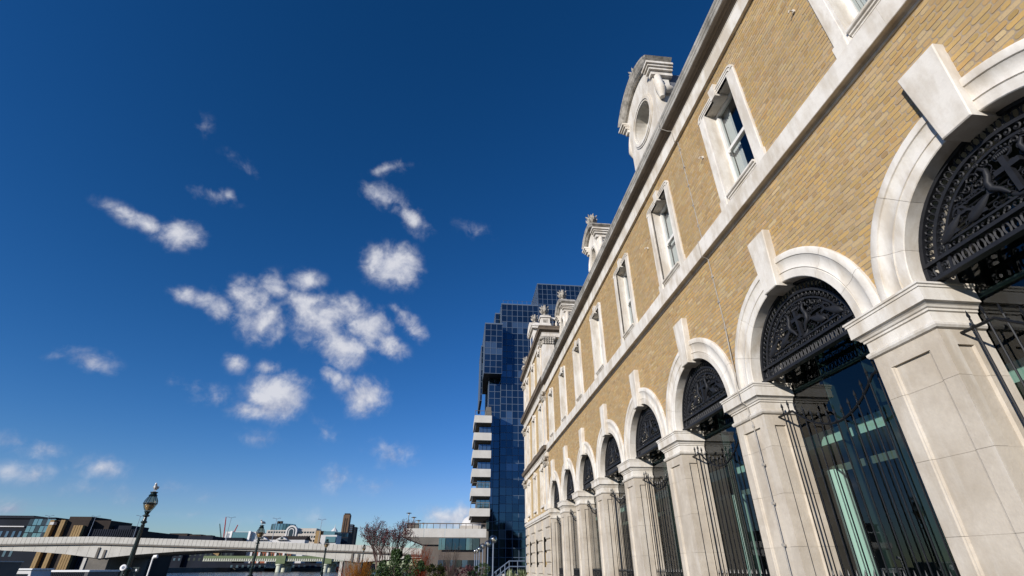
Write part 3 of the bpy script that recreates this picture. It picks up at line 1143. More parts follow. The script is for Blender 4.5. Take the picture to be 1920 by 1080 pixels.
# horizontal field bars and the lattice row above the fish
for zz in (.41, .465, .52, .575):
    w = math.sqrt(.93 ** 2 - zz ** 2)
    MB().tube([(TX + .035, -w, zz), (TX + .035, w, zz)], .009, 4).build('field_bar', iron, gr0, tl)
b = MB()
w = .66
b.box(TX + .02, TX + .045, -w, w, .625, .64)
b.box(TX + .02, TX + .045, -w, w, .665, .68)
for i in range(30):
    yy = -w + (i + .5) * 2 * w / 30
    b.ball((TX + .02, yy, .652), .012, .011, .011, 5, 4)
for sg in (-1, 1):
    for i in range(4):
        y0 = sg * (.64 - i * .11)
        b.tube([(TX + .03, y0, .69), (TX + .03, y0 - sg * .11, .79 + .02 * i)], .007, 4)
        b.tube([(TX + .03, y0 - sg * .11, .69), (TX + .03, y0, .78)], .007, 4)
b.build('lattice_row', iron, gr0, tl)


def fish(cy, cz, ang, L_=.40):
    """a slim fish: body, tail fork and fins"""
    b = MB()
    ca, sa = math.cos(ang), math.sin(ang)

    def T(u, v, x):
        return (TX + x, cy + u * ca - v * sa, cz + u * sa + v * ca)
    prof = [(-.5, .004), (-.44, .034), (-.32, .052), (-.12, .058), (.10, .046), (.28, .028), (.40, .014)]
    n = 8
    vs, fs = [], []
    for u, r in prof:
        for k in range(n):
            a = 2 * PI * k / n
            vs.append(T(u * L_, r * math.cos(a), -.005 + r * .55 * math.sin(a)))
    for i in range(len(prof) - 1):
        for k in range(n):
            fs.append((i * n + k, i * n + (k + 1) % n, (i + 1) * n + (k + 1) % n, (i + 1) * n + k))
    fs += [tuple(range(n)), tuple(range(len(prof) * n - 1, len(prof) * n - n - 1, -1))]
    b.add(vs, fs)
    for pts in ([(.38, -.012), (.52, -.055), (.47, 0), (.52, .055), (.38, .012)], [(-.15, .05), (.02, .095), (.06, .045)], [(-.2, -.05), (-.06, -.085), (-.04, -.052)]):
        q = [T(u * L_, v, -.008) for u, v in pts] + [T(u * L_, v, .012) for u, v in pts]
        m = len(pts)
        b.add(q, [tuple(range(m)), tuple(range(2 * m - 1, m - 1, -1))] + [(i, (i + 1) % m, m + (i + 1) % m, m + i) for i in range(m)])
    return b


for sg in (-1, 1):
    fish(.74 * sg, .455, math.radians(90 + 58 * sg)).build('fish', iron, gr0, tl, smooth=60)
    fish(.40 * sg, .475, math.radians(90 + 62 * sg), .36).build('fish', iron, gr0, tl, smooth=60)
    for i in range(3):
        cy = sg * (.50 + .055 * i)
        b = MB()
        b.tube(arc_pts(.075, 20, 200, 8, .40 + .075 * i, cy), [.008, .016, .021, .023, .022, .019, .015, .010, .006], 5)
        b.build('wave_scroll', iron, gr0, tl, smooth=60)
# central emblem: cross with dolphin supporters, scroll plinth, crest above
b = MB()
b.prism([(-.024, .36), (.024, .36), (.028, .79), (-.028, .79)], TX - .035, TX + .02, 'x')
b.box(TX - .033, TX + .018, -.125, .125, .635, .69)
b.build('cross', iron, gr0, tl)
b = MB()
b.tube(arc_pts(.13, 200, 340, 10, .475), [.012, .02, .028, .034, .038, .04, .038, .034, .028, .02, .012], 6)
b.tube(arc_pts(.17, 205, 335, 10, .47), .012, 5)
b.build('emblem_plinth', iron, gr0, tl, smooth=60)
for sg in (-1, 1):
    pts = [(.10, .41), (.15, .50), (.215, .56), (.225, .64), (.19, .71), (.18, .78), (.225, .84), (.27, .82), (.26, .77)]
    rs = [.012, .028, .036, .036, .032, .026, .020, .014, .008]
    MB().tube([(TX - .01, sg * y, z) for y, z in pts], rs, 7).build('dolphin', iron, gr0, tl, smooth=60)
    b = MB()
    for (cy, cz, r0, turn) in ((.33, .80, .065, 1), (.43, .74, .045, -1), (.30, .70, .04, 1), (.16, .87, .04, -1), (.55, .70, .035, 1), (.24, .90, .03, 1)):
        sp = []
        for k in range(14):
            q = k / 13
            an = turn * sg * 7.5 * q
            rr = r0 * (1 - .8 * q)
            sp.append((TX + .005, sg * cy + rr * math.cos(an), cz + rr * math.sin(an)))
        b.tube(sp, .010, 4)
    b.build('leaf_scroll', iron, gr0, tl)
b = MB()
b.tube(torus_pts(0, .835, .085, .05, 12), .013, 5, cap=False)
for i in range(7):
    b.ball((TX, -.06 + .02 * i, .835), .014, .014, .024, 6, 4)
for i in range(5):
    b.ball((TX, -.08 + .04 * i, .885 + .012 * (2 - abs(i - 2))), .012, .014, .018, 6, 4)
b.build('crest', iron, gr0, tl, smooth=60)
b = MB()
rf = random.Random(3)
pts_ = []
for _ in range(900):
    yy, zz = rf.uniform(0.02, .9), rf.uniform(.38, .92)
    if math.hypot(yy, zz) > .88 or (zz < .62 and .28 < yy < .5):
        continue
    if all((yy - u) ** 2 + (zz - v) ** 2 > .075 ** 2 for u, v in pts_):
        pts_.append((yy, zz))
for (yy, zz) in pts_:
    tr_ = rf.choice((-1, 1))
    ph_ = rf.uniform(0, 6.28)
    for sg in (-1, 1):
        sp = []
        for k in range(10):
            q = k / 9
            an = sg * (tr_ * 6.5 * q + ph_) + (PI if sg < 0 else 0)
            rr = .047 * (1 - .82 * q)
            sp.append((TX + .028 - .01 * q, sg * yy + rr * math.cos(an), zz + rr * math.sin(an)))
        b.tube(sp, [.0075 - .003 * k / 9 for k in range(10)], 3, cap=False)
b.build('filigree', iron, gr0, tl, kind='stuff')
for n in BAYS:
    if n:
        clone(gr0, (0, n * S, 0))

# --- interior
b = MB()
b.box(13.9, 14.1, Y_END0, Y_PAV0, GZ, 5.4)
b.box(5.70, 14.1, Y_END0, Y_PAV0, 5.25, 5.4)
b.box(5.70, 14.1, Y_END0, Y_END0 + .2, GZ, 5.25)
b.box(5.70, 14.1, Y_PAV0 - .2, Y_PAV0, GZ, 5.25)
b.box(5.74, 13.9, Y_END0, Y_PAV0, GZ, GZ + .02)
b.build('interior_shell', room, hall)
b = MB()
b.box(6.75, 13.8, Y_END0 + .3, Y_PAV0 - .3, 1.96, 2.20)
b.build('mezzanine_slab', slab_paint, hall)
b = MB()
b.box(6.9, 13.8, Y_END0 + .3, Y_PAV0 - .3, 1.50, 1.62)
b.build('ceiling_panel', concrete_d, hall)
cm_ = MB().lathe([(.15, GZ), (.15, 1.50)], n=16).mesh('interior_column', col_white, 40)
for n in range(-1, 8):
    put('interior_column', cm_, hall, (6.72, YA + n * S + 1.98, 0))

# --- roof and closing walls
b = MB()
RYE = Y_PAV0 + .3
b.add([(5.0, Y_END0, 10.24), (5.0, RYE, 10.24), (8.8, RYE, 14.0), (8.8, Y_END0, 14.0)], [(0, 1, 2, 3)])
b.add([(8.8, Y_END0, 14.0), (8.8, RYE, 14.0), (18, RYE, 14.0), (18, Y_END0, 14.0)], [(0, 1, 2, 3)])
b.add([(18, Y_END0, 14.0), (18, RYE, 14.0), (22, RYE, 10.2), (22, Y_END0, 10.2)], [(0, 1, 2, 3)])
b.build('roof', slate, hall)
b = MB()
b.box(21.6, 22, Y_END0, Y_PAV1, GZ, 10.2)
b.prism([(5.14, GZ), (22, GZ), (22, 10.2), (18, 13.99), (8.8, 13.99), (5.14, 10.2)], Y_END0 - .3, Y_END0 - .001, 'y')
b.build('end_wall', far_brick, hall)


# --- dormers
def seg_arc(hw, rise):
    R_ = (hw * hw + rise * rise) / (2 * rise)
    return R_, math.degrees(math.asin(hw / R_))


def dormer(yc, big, zb=10.2):
    hw, ze, xp, rise = (1.39, 13.30, 4.90, .62) if big else (.96, 12.60, 5.07, .46)
    body = 1.10 if big else .70
    xf = xp + .24
    loc = (0, yc, 0)
    th = .30 if big else .22
    R_, A = seg_arc(hw, rise)
    # front wall with its round or oval opening
    oz, ry, rz = (12.02, .62, .62) if big else (11.35, .36, .62)
    N = 32
    zt = ze - .06
    b = MB()
    vs, fs = [], []
    for i in range(N):
        a = 2 * PI * i / N
        vs.append((xf, ry * math.cos(a), oz + rz * math.sin(a)))
    for i in range(N):
        a = 2 * PI * i / N
        cy, cz = math.cos(a), math.sin(a)
        k = min(body / max(abs(cy), 1e-6), ((zt - oz) if cz > 0 else (oz - zb)) / max(abs(cz), 1e-6))
        vs.append((xf, k * cy, oz + k * cz))
    for i in range(N):
        vs.append((xf + .42, ry * math.cos(2 * PI * i / N), oz + rz * math.sin(2 * PI * i / N)))
    fs += [(i, (i + 1) % N, N + (i + 1) % N, N + i) for i in range(N)]
    fs += [(i, (i + 1) % N, 2 * N + (i + 1) % N, 2 * N + i) for i in range(N)]
    b.add(vs, fs)
    # tympanum under the curved head, square corners and cheeks
    top = [(hw * .97 * math.cos(t), 0) for t in (0,)]
    tym = [(-body, zt - .02)]
    for i in range(13):
        t = math.radians(90 + A - 2 * A * i / 12)
        yy = (R_ - th) * math.cos(t)
        if abs(yy) <= body:
            tym.append((yy, ze + rise - R_ + (R_ - th) * math.sin(t)))
    tym.append((body, zt - .02))
    b.prism(tym, xf + .001, xf + .3, 'x')
    for sg in (-1, 1):
        b.box(xf - .002, xf + .5, min(sg * body, sg * (body - .16)), max(sg * body, sg * (body - .16)), zb, zt - .001)
    d = b.build('dormer', stone_white, hall, loc)
    # oculus frame
    b = MB()
    for (k0, k1, x) in ((1.0, 1.10, xf - .03), (1.10, 1.24, xf - .055), (1.24, 1.32, xf - .03)):
        vs, fs = [], []
        for i in range(N):
            a = 2 * PI * i / N
            for kk, xx in ((k0, x), (k1, x), (k1, xf + .01), (k0, xf + .01)):
                vs.append((xx, (ry + (kk - 1) * .62) * math.cos(a), oz + (rz + (kk - 1) * .62) * math.sin(a)))
        for i in range(N):
            for k in range(4):
                fs.append((i * 4 + k, i * 4 + (k + 1) % 4, ((i + 1) % N) * 4 + (k + 1) % 4, ((i + 1) % N) * 4 + k))
        b.add(vs, fs)
    b.build('oculus_frame', stone_white, d, loc, smooth=40)
    b = MB()
    vs = [(xf + .40, ry * .995 * math.cos(2 * PI * i / N), oz + rz * .995 * math.sin(2 * PI * i / N)) for i in range(N)]
    b.add(vs, [tuple(range(N))])
    b.build('pane', tg_green, d, loc)
    b = MB()
    vs, fs = [], []
    for i in range(N):
        a = 2 * PI * i / N
        for kk, xx in ((.90, xf + .37), (1.0, xf + .37), (1.0, xf + .41), (.90, xf + .41)):
            vs.append((xx, ry * kk * math.cos(a), oz + rz * kk * math.sin(a)))
    for i in range(N):
        for k in range(4):
            fs.append((i * 4 + k, i * 4 + (k + 1) % 4, ((i + 1) % N) * 4 + (k + 1) % 4, ((i + 1) % N) * 4 + k))
    b.add(vs, fs)
    b.build('oculus_sash', sash_white, d, loc)
    # segmental pediment: stepped mouldings following the arc
    xb = xp + .84
    b = MB()
    steps = [(0, xp), (.05, xp + .01), (.09, xp + .03), (.16, xp + .05), (th - .05, xp + .10), (th, xp + .16)]
    prof = [(0.0, xb)] + [(dr, x) for dr, x in steps] + [(th, xb)]
    n = 26
    vs, fs = [], []
    for i in range(n + 1):
        t = math.radians(90 - A + 2 * A * i / n)
        for dr, x in prof:
            vs.append((x, (R_ - dr) * math.cos(t), ze + rise - R_ + (R_ - dr) * math.sin(t)))
    L_ = len(prof)
    for i in range(n):
        for k in range(L_):
            fs.append((i * L_ + k, i * L_ + (k + 1) % L_, (i + 1) * L_ + (k + 1) % L_, (i + 1) * L_ + k))
    fs += [tuple(range(L_)), tuple(range((n + 1) * L_ - 1, n * L_ - 1, -1))]
    b.add(vs, fs)
    b.build('pediment', stone_carved, d, loc)
    # horizontal returns at the feet of the pediment, on consoles
    for sg in (-1, 1):
        b = MB()
        zz = ze - th - .02
        for (dz0, dz1, ex) in ((0, .08, 0), (-.07, -.001, .05), (-.16, -.071, .10), (-.30, -.161, .17)):
            y0, y1 = sg * (hw - ex - .01), sg * (hw - .42 + ex * .3)
            b.box(xp + ex, xb - .01, min(y0, y1), max(y0, y1), zz + dz0, zz + dz1)
        b.build('pediment_return', stone_white, d, loc)
        b = MB()
        yy = sg * (body + .07)
        b.tube([(xf + .12, yy, zz - .35), (xf + .10, yy + sg * .03, zz - .7), (xf + .10, yy + sg * .07, zz - 1.0), (xf + .12, yy + sg * .03, zz - 1.3)], [.10, .13, .15, .08], 8)
        b.ball((xf + .25, yy + sg * .05, zz - .95), .30, .12, .14, 10, 6)
        b.build('console_scroll', stone_white, d, loc, smooth=60)
    b = MB()
    b.box(xf + .45, 9.0, -body + .05, body - .05, zb, ze - .35)
    b.build('lead_cheek', lead, d, loc)
    urn_finial(d, (xp + .30, yc, ze + rise), 1.0 if not big else .8)
    return d


def urn_finial(parent, p, s=1.0):
    """carved finial: plinth, bulbous mask-like urn with flame and side scrolls"""
    b = MB()
    b.box(-.20 * s, .20 * s, -.22 * s, .22 * s, -.08, .08 * s)
    b.lathe([(.14 * s, .08 * s), (.15 * s, .12 * s), (.07 * s, .17 * s), (.07 * s, .22 * s), (.15 * s, .28 * s), (.20 * s, .38 * s), (.20 * s, .46 * s), (.15 * s, .52 * s), (.17 * s, .55 * s), (.11 * s, .60 * s), (.05 * s, .70 * s), (.005, .82 * s)], n=12)
    for k in range(7):
        a = 2 * PI * k / 7 + .3
        ca, sa = math.cos(a), math.sin(a)
        b.tube([(.13 * s * ca, .13 * s * sa, .52 * s), (.20 * s * ca, .20 * s * sa, .60 * s), (.27 * s * ca, .27 * s * sa, .66 * s)], [.05 * s, .05 * s, .008], 5)
        b.tube([(.14 * s * ca, .14 * s * sa, .26 * s), (.22 * s * ca, .22 * s * sa, .36 * s), (.25 * s * ca, .25 * s * sa, .46 * s)], [.02 * s, .045 * s, .02 * s], 5)
    for sg in (-1, 1):
        b.tube([(0, sg * .18 * s, .30 * s), (0, sg * .29 * s, .33 * s), (0, sg * .31 * s, .44 * s), (0, sg * .22 * s, .50 * s)], [.035 * s, .045 * s, .04 * s, .03 * s], 6)
    b.build('finial', stone_carved, parent, p, smooth=50)


dormer(YA + 2 * S, True)
dormer(YA + 4 * S, False)
dormer(YA + 6 * S, False)

# --- lightning conductor with clips
cy = 8.17
pth = [(4.755, cy + .16, 10.2), (4.755, cy + .16, 9.93), (4.95, cy + .14, 9.83), (5.03, cy + .1, 9.79), (5.035, cy + .08, 9.40), (5.12, cy + .07, 9.37), (5.118, cy + .05, 6.28), (4.978, cy, 6.20),
       (4.978, cy, 5.81), (5.115, cy, 5.75), (5.115, cy - .02, 4.2), (5.05, cy - .04, 3.0), (4.985, cy - .12, 2.79), (4.985, cy - .13, 2.60), (5.09, cy - .13, 2.50), (5.10, cy - .13, 2.36), (5.06, cy - .13, 2.31),
       (5.115, cy - .13, 2.22), (5.117, cy - .13, 1.0), (5.117, cy - .13, GZ)]
cond = MB().tube(pth, .010, 5).build('lightning_conductor', cable_m, hall)
clip = MB().box(-.02, .014, -.028, .028, -.02, .02).mesh('clip', cable_m)
for zz in (9.1, 8.5, 7.9, 7.3, 6.7, 5.3, 4.7, 4.1):
    put('clip', clip, cond, (5.122, cy + (.06 if zz > 6 else -.005), zz))
for zz in (2.15, 1.5, .9, .3, -.4):
    put('clip', clip, cond, (5.124, cy - .13, zz))
for (yy, zz) in ((4.07, 7.96), (7.42, 8.01), (11.0, 8.0)):
    b = MB()
    b.box(-.03, .01, -.02, .02, -.03, .03)
    b.tube([(-.03, 0, 0), (-.09, 0, .01), (-.10, .02, -.03)], .012, 5)
    b.build('wall_fixing', stone_white, hall, (WX, yy, zz))

# --- pavilion at the far end
PX = 5.10
pav_m = hall


def wall_holes(x, y0, y1, z0, z1, holes, b):
    ys = sorted({y0, y1, *[h[0] for h in holes], *[h[1] for h in holes]})
    zs = sorted({z0, z1, *[h[2] for h in holes], *[h[3] for h in holes]})
    for i in range(len(ys) - 1):
        for k in range(len(zs) - 1):
            c_, d_ = (ys[i] + ys[i + 1]) / 2, (zs[k] + zs[k + 1]) / 2
            if any(h[0] < c_ < h[1] and h[2] < d_ < h[3] for h in holes):
                continue
            b.add([(x, ys[i], zs[k]), (x, ys[i + 1], zs[k]), (x, ys[i + 1], zs[k + 1]), (x, ys[i], zs[k + 1])], [(0, 1, 2, 3)])


PW = [Y_PAV0 + 2.0 + i * 2.95 for i in range(3)]
levels = [(2.75, 5.55, 3.15, 5.15), (6.15, 9.35, 6.55, 8.95), (10.35, 13.1, 10.75, 12.75)]
b = MB()
for (z0, z1, w0, w1) in levels:
    wall_holes(PX, Y_PAV0, Y_PAV1, z0, z1, [(y - .52, y + .52, w0, w1) for y in PW], b)
b.box(PX, 16, Y_PAV0 + .001, Y_PAV0 + .3, 9.2, 13.1)
b.box(PX, 16, Y_PAV1 - .3, Y_PAV1, GZ, 13.1)
b.build('pavilion_wall', far_brick, hall)
b = MB()
wall_holes(PX + .02, Y_PAV0, Y_PAV1, GZ, 2.45, [(y - .45, y + .45, .0, 1.5) for y in PW], b)
rust = b.build('rusticated_wall', stone, hall)
rb = {}
for k in range(7):
    z0 = GZ + .1 + k * .56
    cuts = sorted([Y_PAV0, Y_PAV1] + [y - .62 for y in PW] + [y + .62 for y in PW])
    for i in range(0, len(cuts) - 1, 2):
        L_ = cuts[i + 1] - cuts[i]
        n2 = 2 if L_ > 1.3 else 1
        for q in range(n2):
            c0 = cuts[i] + L_ * q / n2
            c1 = cuts[i] + L_ * (q + 1) / n2
            w_ = c1 - c0 - .05
            key = round(w_, 3)
            if key not in rb:
                rb[key] = MB().prism([(0, .03), (-.05, .05), (-.09, .08), (-.09, .47), (-.05, .50), (0, .52)], -w_ / 2, w_ / 2, 'y').mesh('rustic_block', stone)
            put('rustic_block', rb[key], rust, (PX + .02, (c0 + c1) / 2, z0))
# window surrounds on the pavilion
for li, (z0, z1, w0, w1) in enumerate(levels):
    for y in PW:
        wb = MB()
        for sg in (-1, 1):
            wb.box(PX - .07, PX + .3, min(y + sg * .52, y + sg * .74), max(y + sg * .52, y + sg * .74), w0 - .3, w1)
        wb.box(PX - .09, PX + .3, y - .78, y + .78, w1, w1 + .16)
        wb.box(PX - .12, PX + .3, y - .10, y + .10, w1 - .06, w1 + .30)
        wb.box(PX - .10, PX + .3, y - .70, y + .70, w0 - .12, w0)
        w_ = wb.build('pavilion_window', stone_white, hall)
        MB().add([(PX + .28, y - .52, w0), (PX + .28, y + .52, w0), (PX + .28, y + .52, w1), (PX + .28, y - .52, w1)], [(0, 1, 2, 3)]).build('pane', tg_dark if li else stone, w_)
        if li:
            s_ = MB()
            s_.box(PX + .22, PX + .27, y - .52, y + .52, (w0 + w1) / 2 - .04, (w0 + w1) / 2 + .04)
            for sg in (-1, 1):
                s_.box(PX + .22, PX + .27, min(y + sg * .52, y + sg * .45), max(y + sg * .52, y + sg * .45), w0, w1)
            s_.build('sash', sash_white, w_)


def pilaster(y, z0, z1, hw=.30, x0=PX - .10):
    b = MB()
    b.box(x0 - .04, PX + .2, y - hw - .05, y + hw + .05, z0, z0 + .28)
    b.box(x0, PX + .2, y - hw, y + hw, z0 + .281, z1 - .55)
    p = b.build('pilaster', stone_white, hall)
    b = MB()
    b.prism([(x0 - .01, 0), (PX + .2, 0), (PX + .2, .45), (x0 - .12, .45)], y - hw - .02, y + hw + .02, 'y')
    b.v = [(x, yy, zz + z1 - .54) for x, yy, zz in b.v]
    b.box(x0 - .15, PX + .2, y - hw - .1, y + hw + .1, z1 - .088, z1)
    for q in range(3):
        for i in range(4):
            yy = y - hw + (i + .5) * 2 * hw / 4
            b.ball((x0 - .04 - .035 * q, yy, z1 - .47 + .14 * q), .07, .085, .08, 6, 5)
    for sg in (-1, 1):
        b.ball((x0 - .12, y + sg * (hw + .05), z1 - .17), .10, .11, .10, 8, 6)
        for q in range(3):
            b.ball((x0 + .15 + .12 * q, y + sg * (hw + .03), z1 - .40 + .1 * q), .08, .06, .08, 6, 5)
    b.build('capital', stone_carved, p, smooth=50)


for (z0, z1) in ((2.76, 5.58), (6.2, 9.42), (10.42, 13.12)):
    for y in (Y_PAV0 + .33, Y_PAV1 - .33):
        pilaster(y, z0, z1)
# the near corner pilaster of the attic returns along the side wall
b = MB()
rx0, rx1, ry0 = PX - .095, PX + .66, Y_PAV0 - .09
b.box(rx0, rx1, ry0, Y_PAV0 + .02, 10.2, 12.57)
rp = b.build('return_pilaster', stone_white, hall)
b = MB()
b.prism([(rx0, 12.58), (rx1, 12.58), (rx1 + .08, 13.03), (rx0 - .08, 13.03)], ry0 - .05, Y_PAV0 + .02, 'y')
b.box(rx0 - .12, rx1 + .12, ry0 - .12, Y_PAV0 + .02, 13.031, 13.10)
for q in range(3):
    for i in range(5):
        b.ball((rx0 + (i + .5) * (rx1 - rx0) / 5, ry0 - .05 - .03 * q, 12.66 + .14 * q), .085, .07, .08, 6, 5)
for sx in (rx0 - .03, rx1 + .03):
    b.ball((sx, ry0 - .08, 12.95), .12, .11, .11, 8, 6)
b.build('capital', stone_carved, rp, smooth=50)
# pavilion cornices (front with returns)


def pav_cornice(name, prof, mm, ret=4.0, near_ret=True):
    b = MB()
    vs, fs = [], []
    y0, y1 = Y_PAV0, Y_PAV1
    for d, zz in prof:
        vs += [(PX + ret, y0 - d if near_ret else y0, zz), (PX - d, y0 - d, zz), (PX - d, y1 + d, zz), (PX + ret, y1 + d, zz)]
    n = len(prof)
    for i in range(n - 1):
        for k in range(3):
            fs.append((i * 4 + k, i * 4 + k + 1, (i + 1) * 4 + k + 1, (i + 1) * 4 + k))
    fs += [(3, 2, 1, 0), ((n - 1) * 4, (n - 1) * 4 + 1, (n - 1) * 4 + 2, (n - 1) * 4 + 3)]
    b.add(vs, fs)
    return b.build(name, mm, hall)


pav_cornice('pavilion_impost', [(.02, 2.42), (.07, 2.44), (.07, 2.50), (.12, 2.54), (.12, 2.68), (.05, 2.74), (-.2, 2.745)], stone_white, .3)
pav_cornice('pavilion_entablature', [(.10, 5.56), (.10, 5.80), (.12, 5.81), (.14, 5.84), (.14, 5.86), (-.1, 5.861)], stone_white, .04)
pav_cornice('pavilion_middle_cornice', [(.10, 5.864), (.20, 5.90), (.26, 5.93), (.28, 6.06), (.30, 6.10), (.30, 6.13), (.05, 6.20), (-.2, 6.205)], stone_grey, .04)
pav_cornice('pavilion_frieze', [(.10, 9.40), (.10, 9.74), (.12, 9.76), (.14, 9.80), (-.1, 9.801)], stone_white, .04)
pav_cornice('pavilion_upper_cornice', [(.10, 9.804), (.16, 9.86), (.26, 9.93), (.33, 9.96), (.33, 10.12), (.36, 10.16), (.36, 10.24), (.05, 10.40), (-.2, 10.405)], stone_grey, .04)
pav_cornice('attic_frieze', [(.10, 13.10), (.10, 13.34), (.12, 13.36), (.14, 13.40), (-.1, 13.401)], stone_white, 9)
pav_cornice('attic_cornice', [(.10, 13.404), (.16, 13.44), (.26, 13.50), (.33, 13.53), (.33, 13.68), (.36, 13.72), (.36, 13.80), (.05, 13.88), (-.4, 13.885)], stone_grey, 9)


def pedestal(x, y, urn=True):
    b = MB()
    b.box(x - .36, x + .36, y - .36, y + .36, 13.87, 13.99)
    b.box(x - .30, x + .30, y - .30, y + .30, 13.991, 14.50)
    b.box(x - .37, x + .37, y - .37, y + .37, 14.501, 14.62)
    p = b.build('pedestal', stone_white, hall)
    b = MB()
    b.box(x - .16, x + .16, y - .304, y - .28, 14.12, 14.38)
    b.build('pedestal_panel', stone_carved, p)
    if urn:
        urn_finial(p, (x, y, 14.63), 1.25)


pedestal(PX + .15, Y_PAV0 + .2)
pedestal(PX + .15, Y_PAV1 - .2)
pedestal(PX + 2.6, Y_PAV0 + .2, False)


def balustrade(x0, x1, y0, y1):
    b = MB()
    b.box(min(x0, x1) - .001, max(x0, x1) + .001, min(y0, y1) - .12, max(y0, y1) + .12, 14.48, 14.62) if abs(x1 - x0) > abs(y1 - y0) else b.box(x0 - .12, x0 + .12, y0, y1, 14.48, 14.62)
    b.box(min(x0, x1) - .001, max(x0, x1) + .001, min(y0, y1) - .12, max(y0, y1) + .12, 13.88, 13.98) if abs(x1 - x0) > abs(y1 - y0) else b.box(x0 - .12, x0 + .12, y0, y1, 13.88, 13.98)
    r = b.build('balustrade', stone_white, hall)
    bm_ = MB().lathe([(.07, 13.98), (.05, 14.04), (.10, 14.18), (.095, 14.22), (.045, 14.34), (.05, 14.40), (.075, 14.44), (.075, 14.48)], n=8).mesh('baluster', stone_white, 50)
    L_ = math.hypot(x1 - x0, y1 - y0)
    n = int(L_ / .26)
    for i in range(n):
        q = (i + .5) / n
        put('baluster', bm_, r, (x0 + (x1 - x0) * q, y0 + (y1 - y0) * q, 0))


balustrade(PX + .52, PX + 2.2, Y_PAV0 + .2, Y_PAV0 + .2)
balustrade(PX + .15, PX + .15, Y_PAV0 + .6, 31.9)
balustrade(PX + .15, PX + .15, 35.1, Y_PAV1 - .6)
# pavilion dormer and mansard
b = MB()
b.add([(PX + .5, Y_PAV0 + .5, 13.88), (PX + .5, Y_PAV1 - .5, 13.88), (PX + 9.4, Y_PAV1 - .5, 13.88), (PX + 9.4, Y_PAV0 + .5, 13.88),
       (PX + 2.2, Y_PAV0 + 2.2, 17.0), (PX + 2.2, Y_PAV1 - 2.2, 17.0), (PX + 7.7, Y_PAV1 - 2.2, 17.0), (PX + 7.7, Y_PAV0 + 2.2, 17.0)],
      [(0, 1, 5, 4), (1, 2, 6, 5), (2, 3, 7, 6), (3, 0, 4, 7), (4, 5, 6, 7)])
b.build('mansard_roof', slate, hall)
b = MB()
dy_ = (Y_PAV0 + Y_PAV1) / 2
b.box(PX - .05, PX + 1.6, dy_ - .85, dy_ + .85, 13.88, 15.6)
b.box(PX - .20, PX + 1.7, dy_ - 1.1, dy_ + 1.1, 15.601, 15.75)
b.prism([(dy_ - 1.15, 15.751), (dy_ + 1.15, 15.751), (dy_ + .9, 16.1), (dy_ + .4, 16.35), (dy_, 16.42), (dy_ - .4, 16.35), (dy_ - .9, 16.1)], PX - .25, PX + 1.7, 'x')
d = b.build('pavilion_dormer', stone_white, hall)
MB().box(PX - .06, PX - .045, dy_ - .4, dy_ + .4, 14.3, 15.3).build('pane', tg_dark, d)
urn_finial(d, (PX + .2, dy_, 16.40), 1.1)

# ================================================================== glass tower and terraced concrete block behind the hall
TY = 110.0


def grid_face(root, p0, p1, z0, z1, cols, rows, pane_store, pale_rows=(), depth=0.0, mats=None):
    """curtain wall between two plan points: mullion grid and single panes"""
    p0, p1 = Vector((*p0, 0)), Vector((*p1, 0))
    d = (p1 - p0)
    L_ = d.length
    d.normalize()
    nrm = Vector((d.y, -d.x, 0))                 # outward
    cw, rh = L_ / cols, (z1 - z0) / rows
    b = MB()
    t = .048

    def bx(u0, u1, a, c, e0, e1):
        q = []
        for zz in (a, c):
            for (u, e) in ((u0, e0), (u1, e0), (u1, e1), (u0, e1)):
                q.append(p0 + d * u + nrm * e + Vector((0, 0, zz)))
        b.add(q, [(3, 2, 1, 0), (4, 5, 6, 7), (0, 1, 5, 4), (1, 2, 6, 5), (2, 3, 7, 6), (3, 0, 4, 7)])
    for i in range(cols + 1):
        bx(max(0, i * cw - t), min(L_, i * cw + t), z0, z1, .02, .10)
    for k in range(rows + 1):
        bx(0, L_, z0 + k * rh - t, z0 + k * rh + t, .02, .085)
    b.build('mullion_grid', mullion_m, root)
    ang = math.atan2(d.y, d.x)
    key = (round(cw, 3), round(rh, 3))
    for k in range(rows):
        for i in range(cols):
            c = p0 + d * ((i + .5) * cw) + nrm * .03 + Vector((0, 0, z0 + (k + .5) * rh))
            q = RND.random()
            if k in pale_rows and q < .38:
                mm = tg_pale
            else:
                mm = tg_deep if q < .45 else tg_blue
            pane_store.append((c, cw - 2 * t, rh - 2 * t, ang, mm, root))


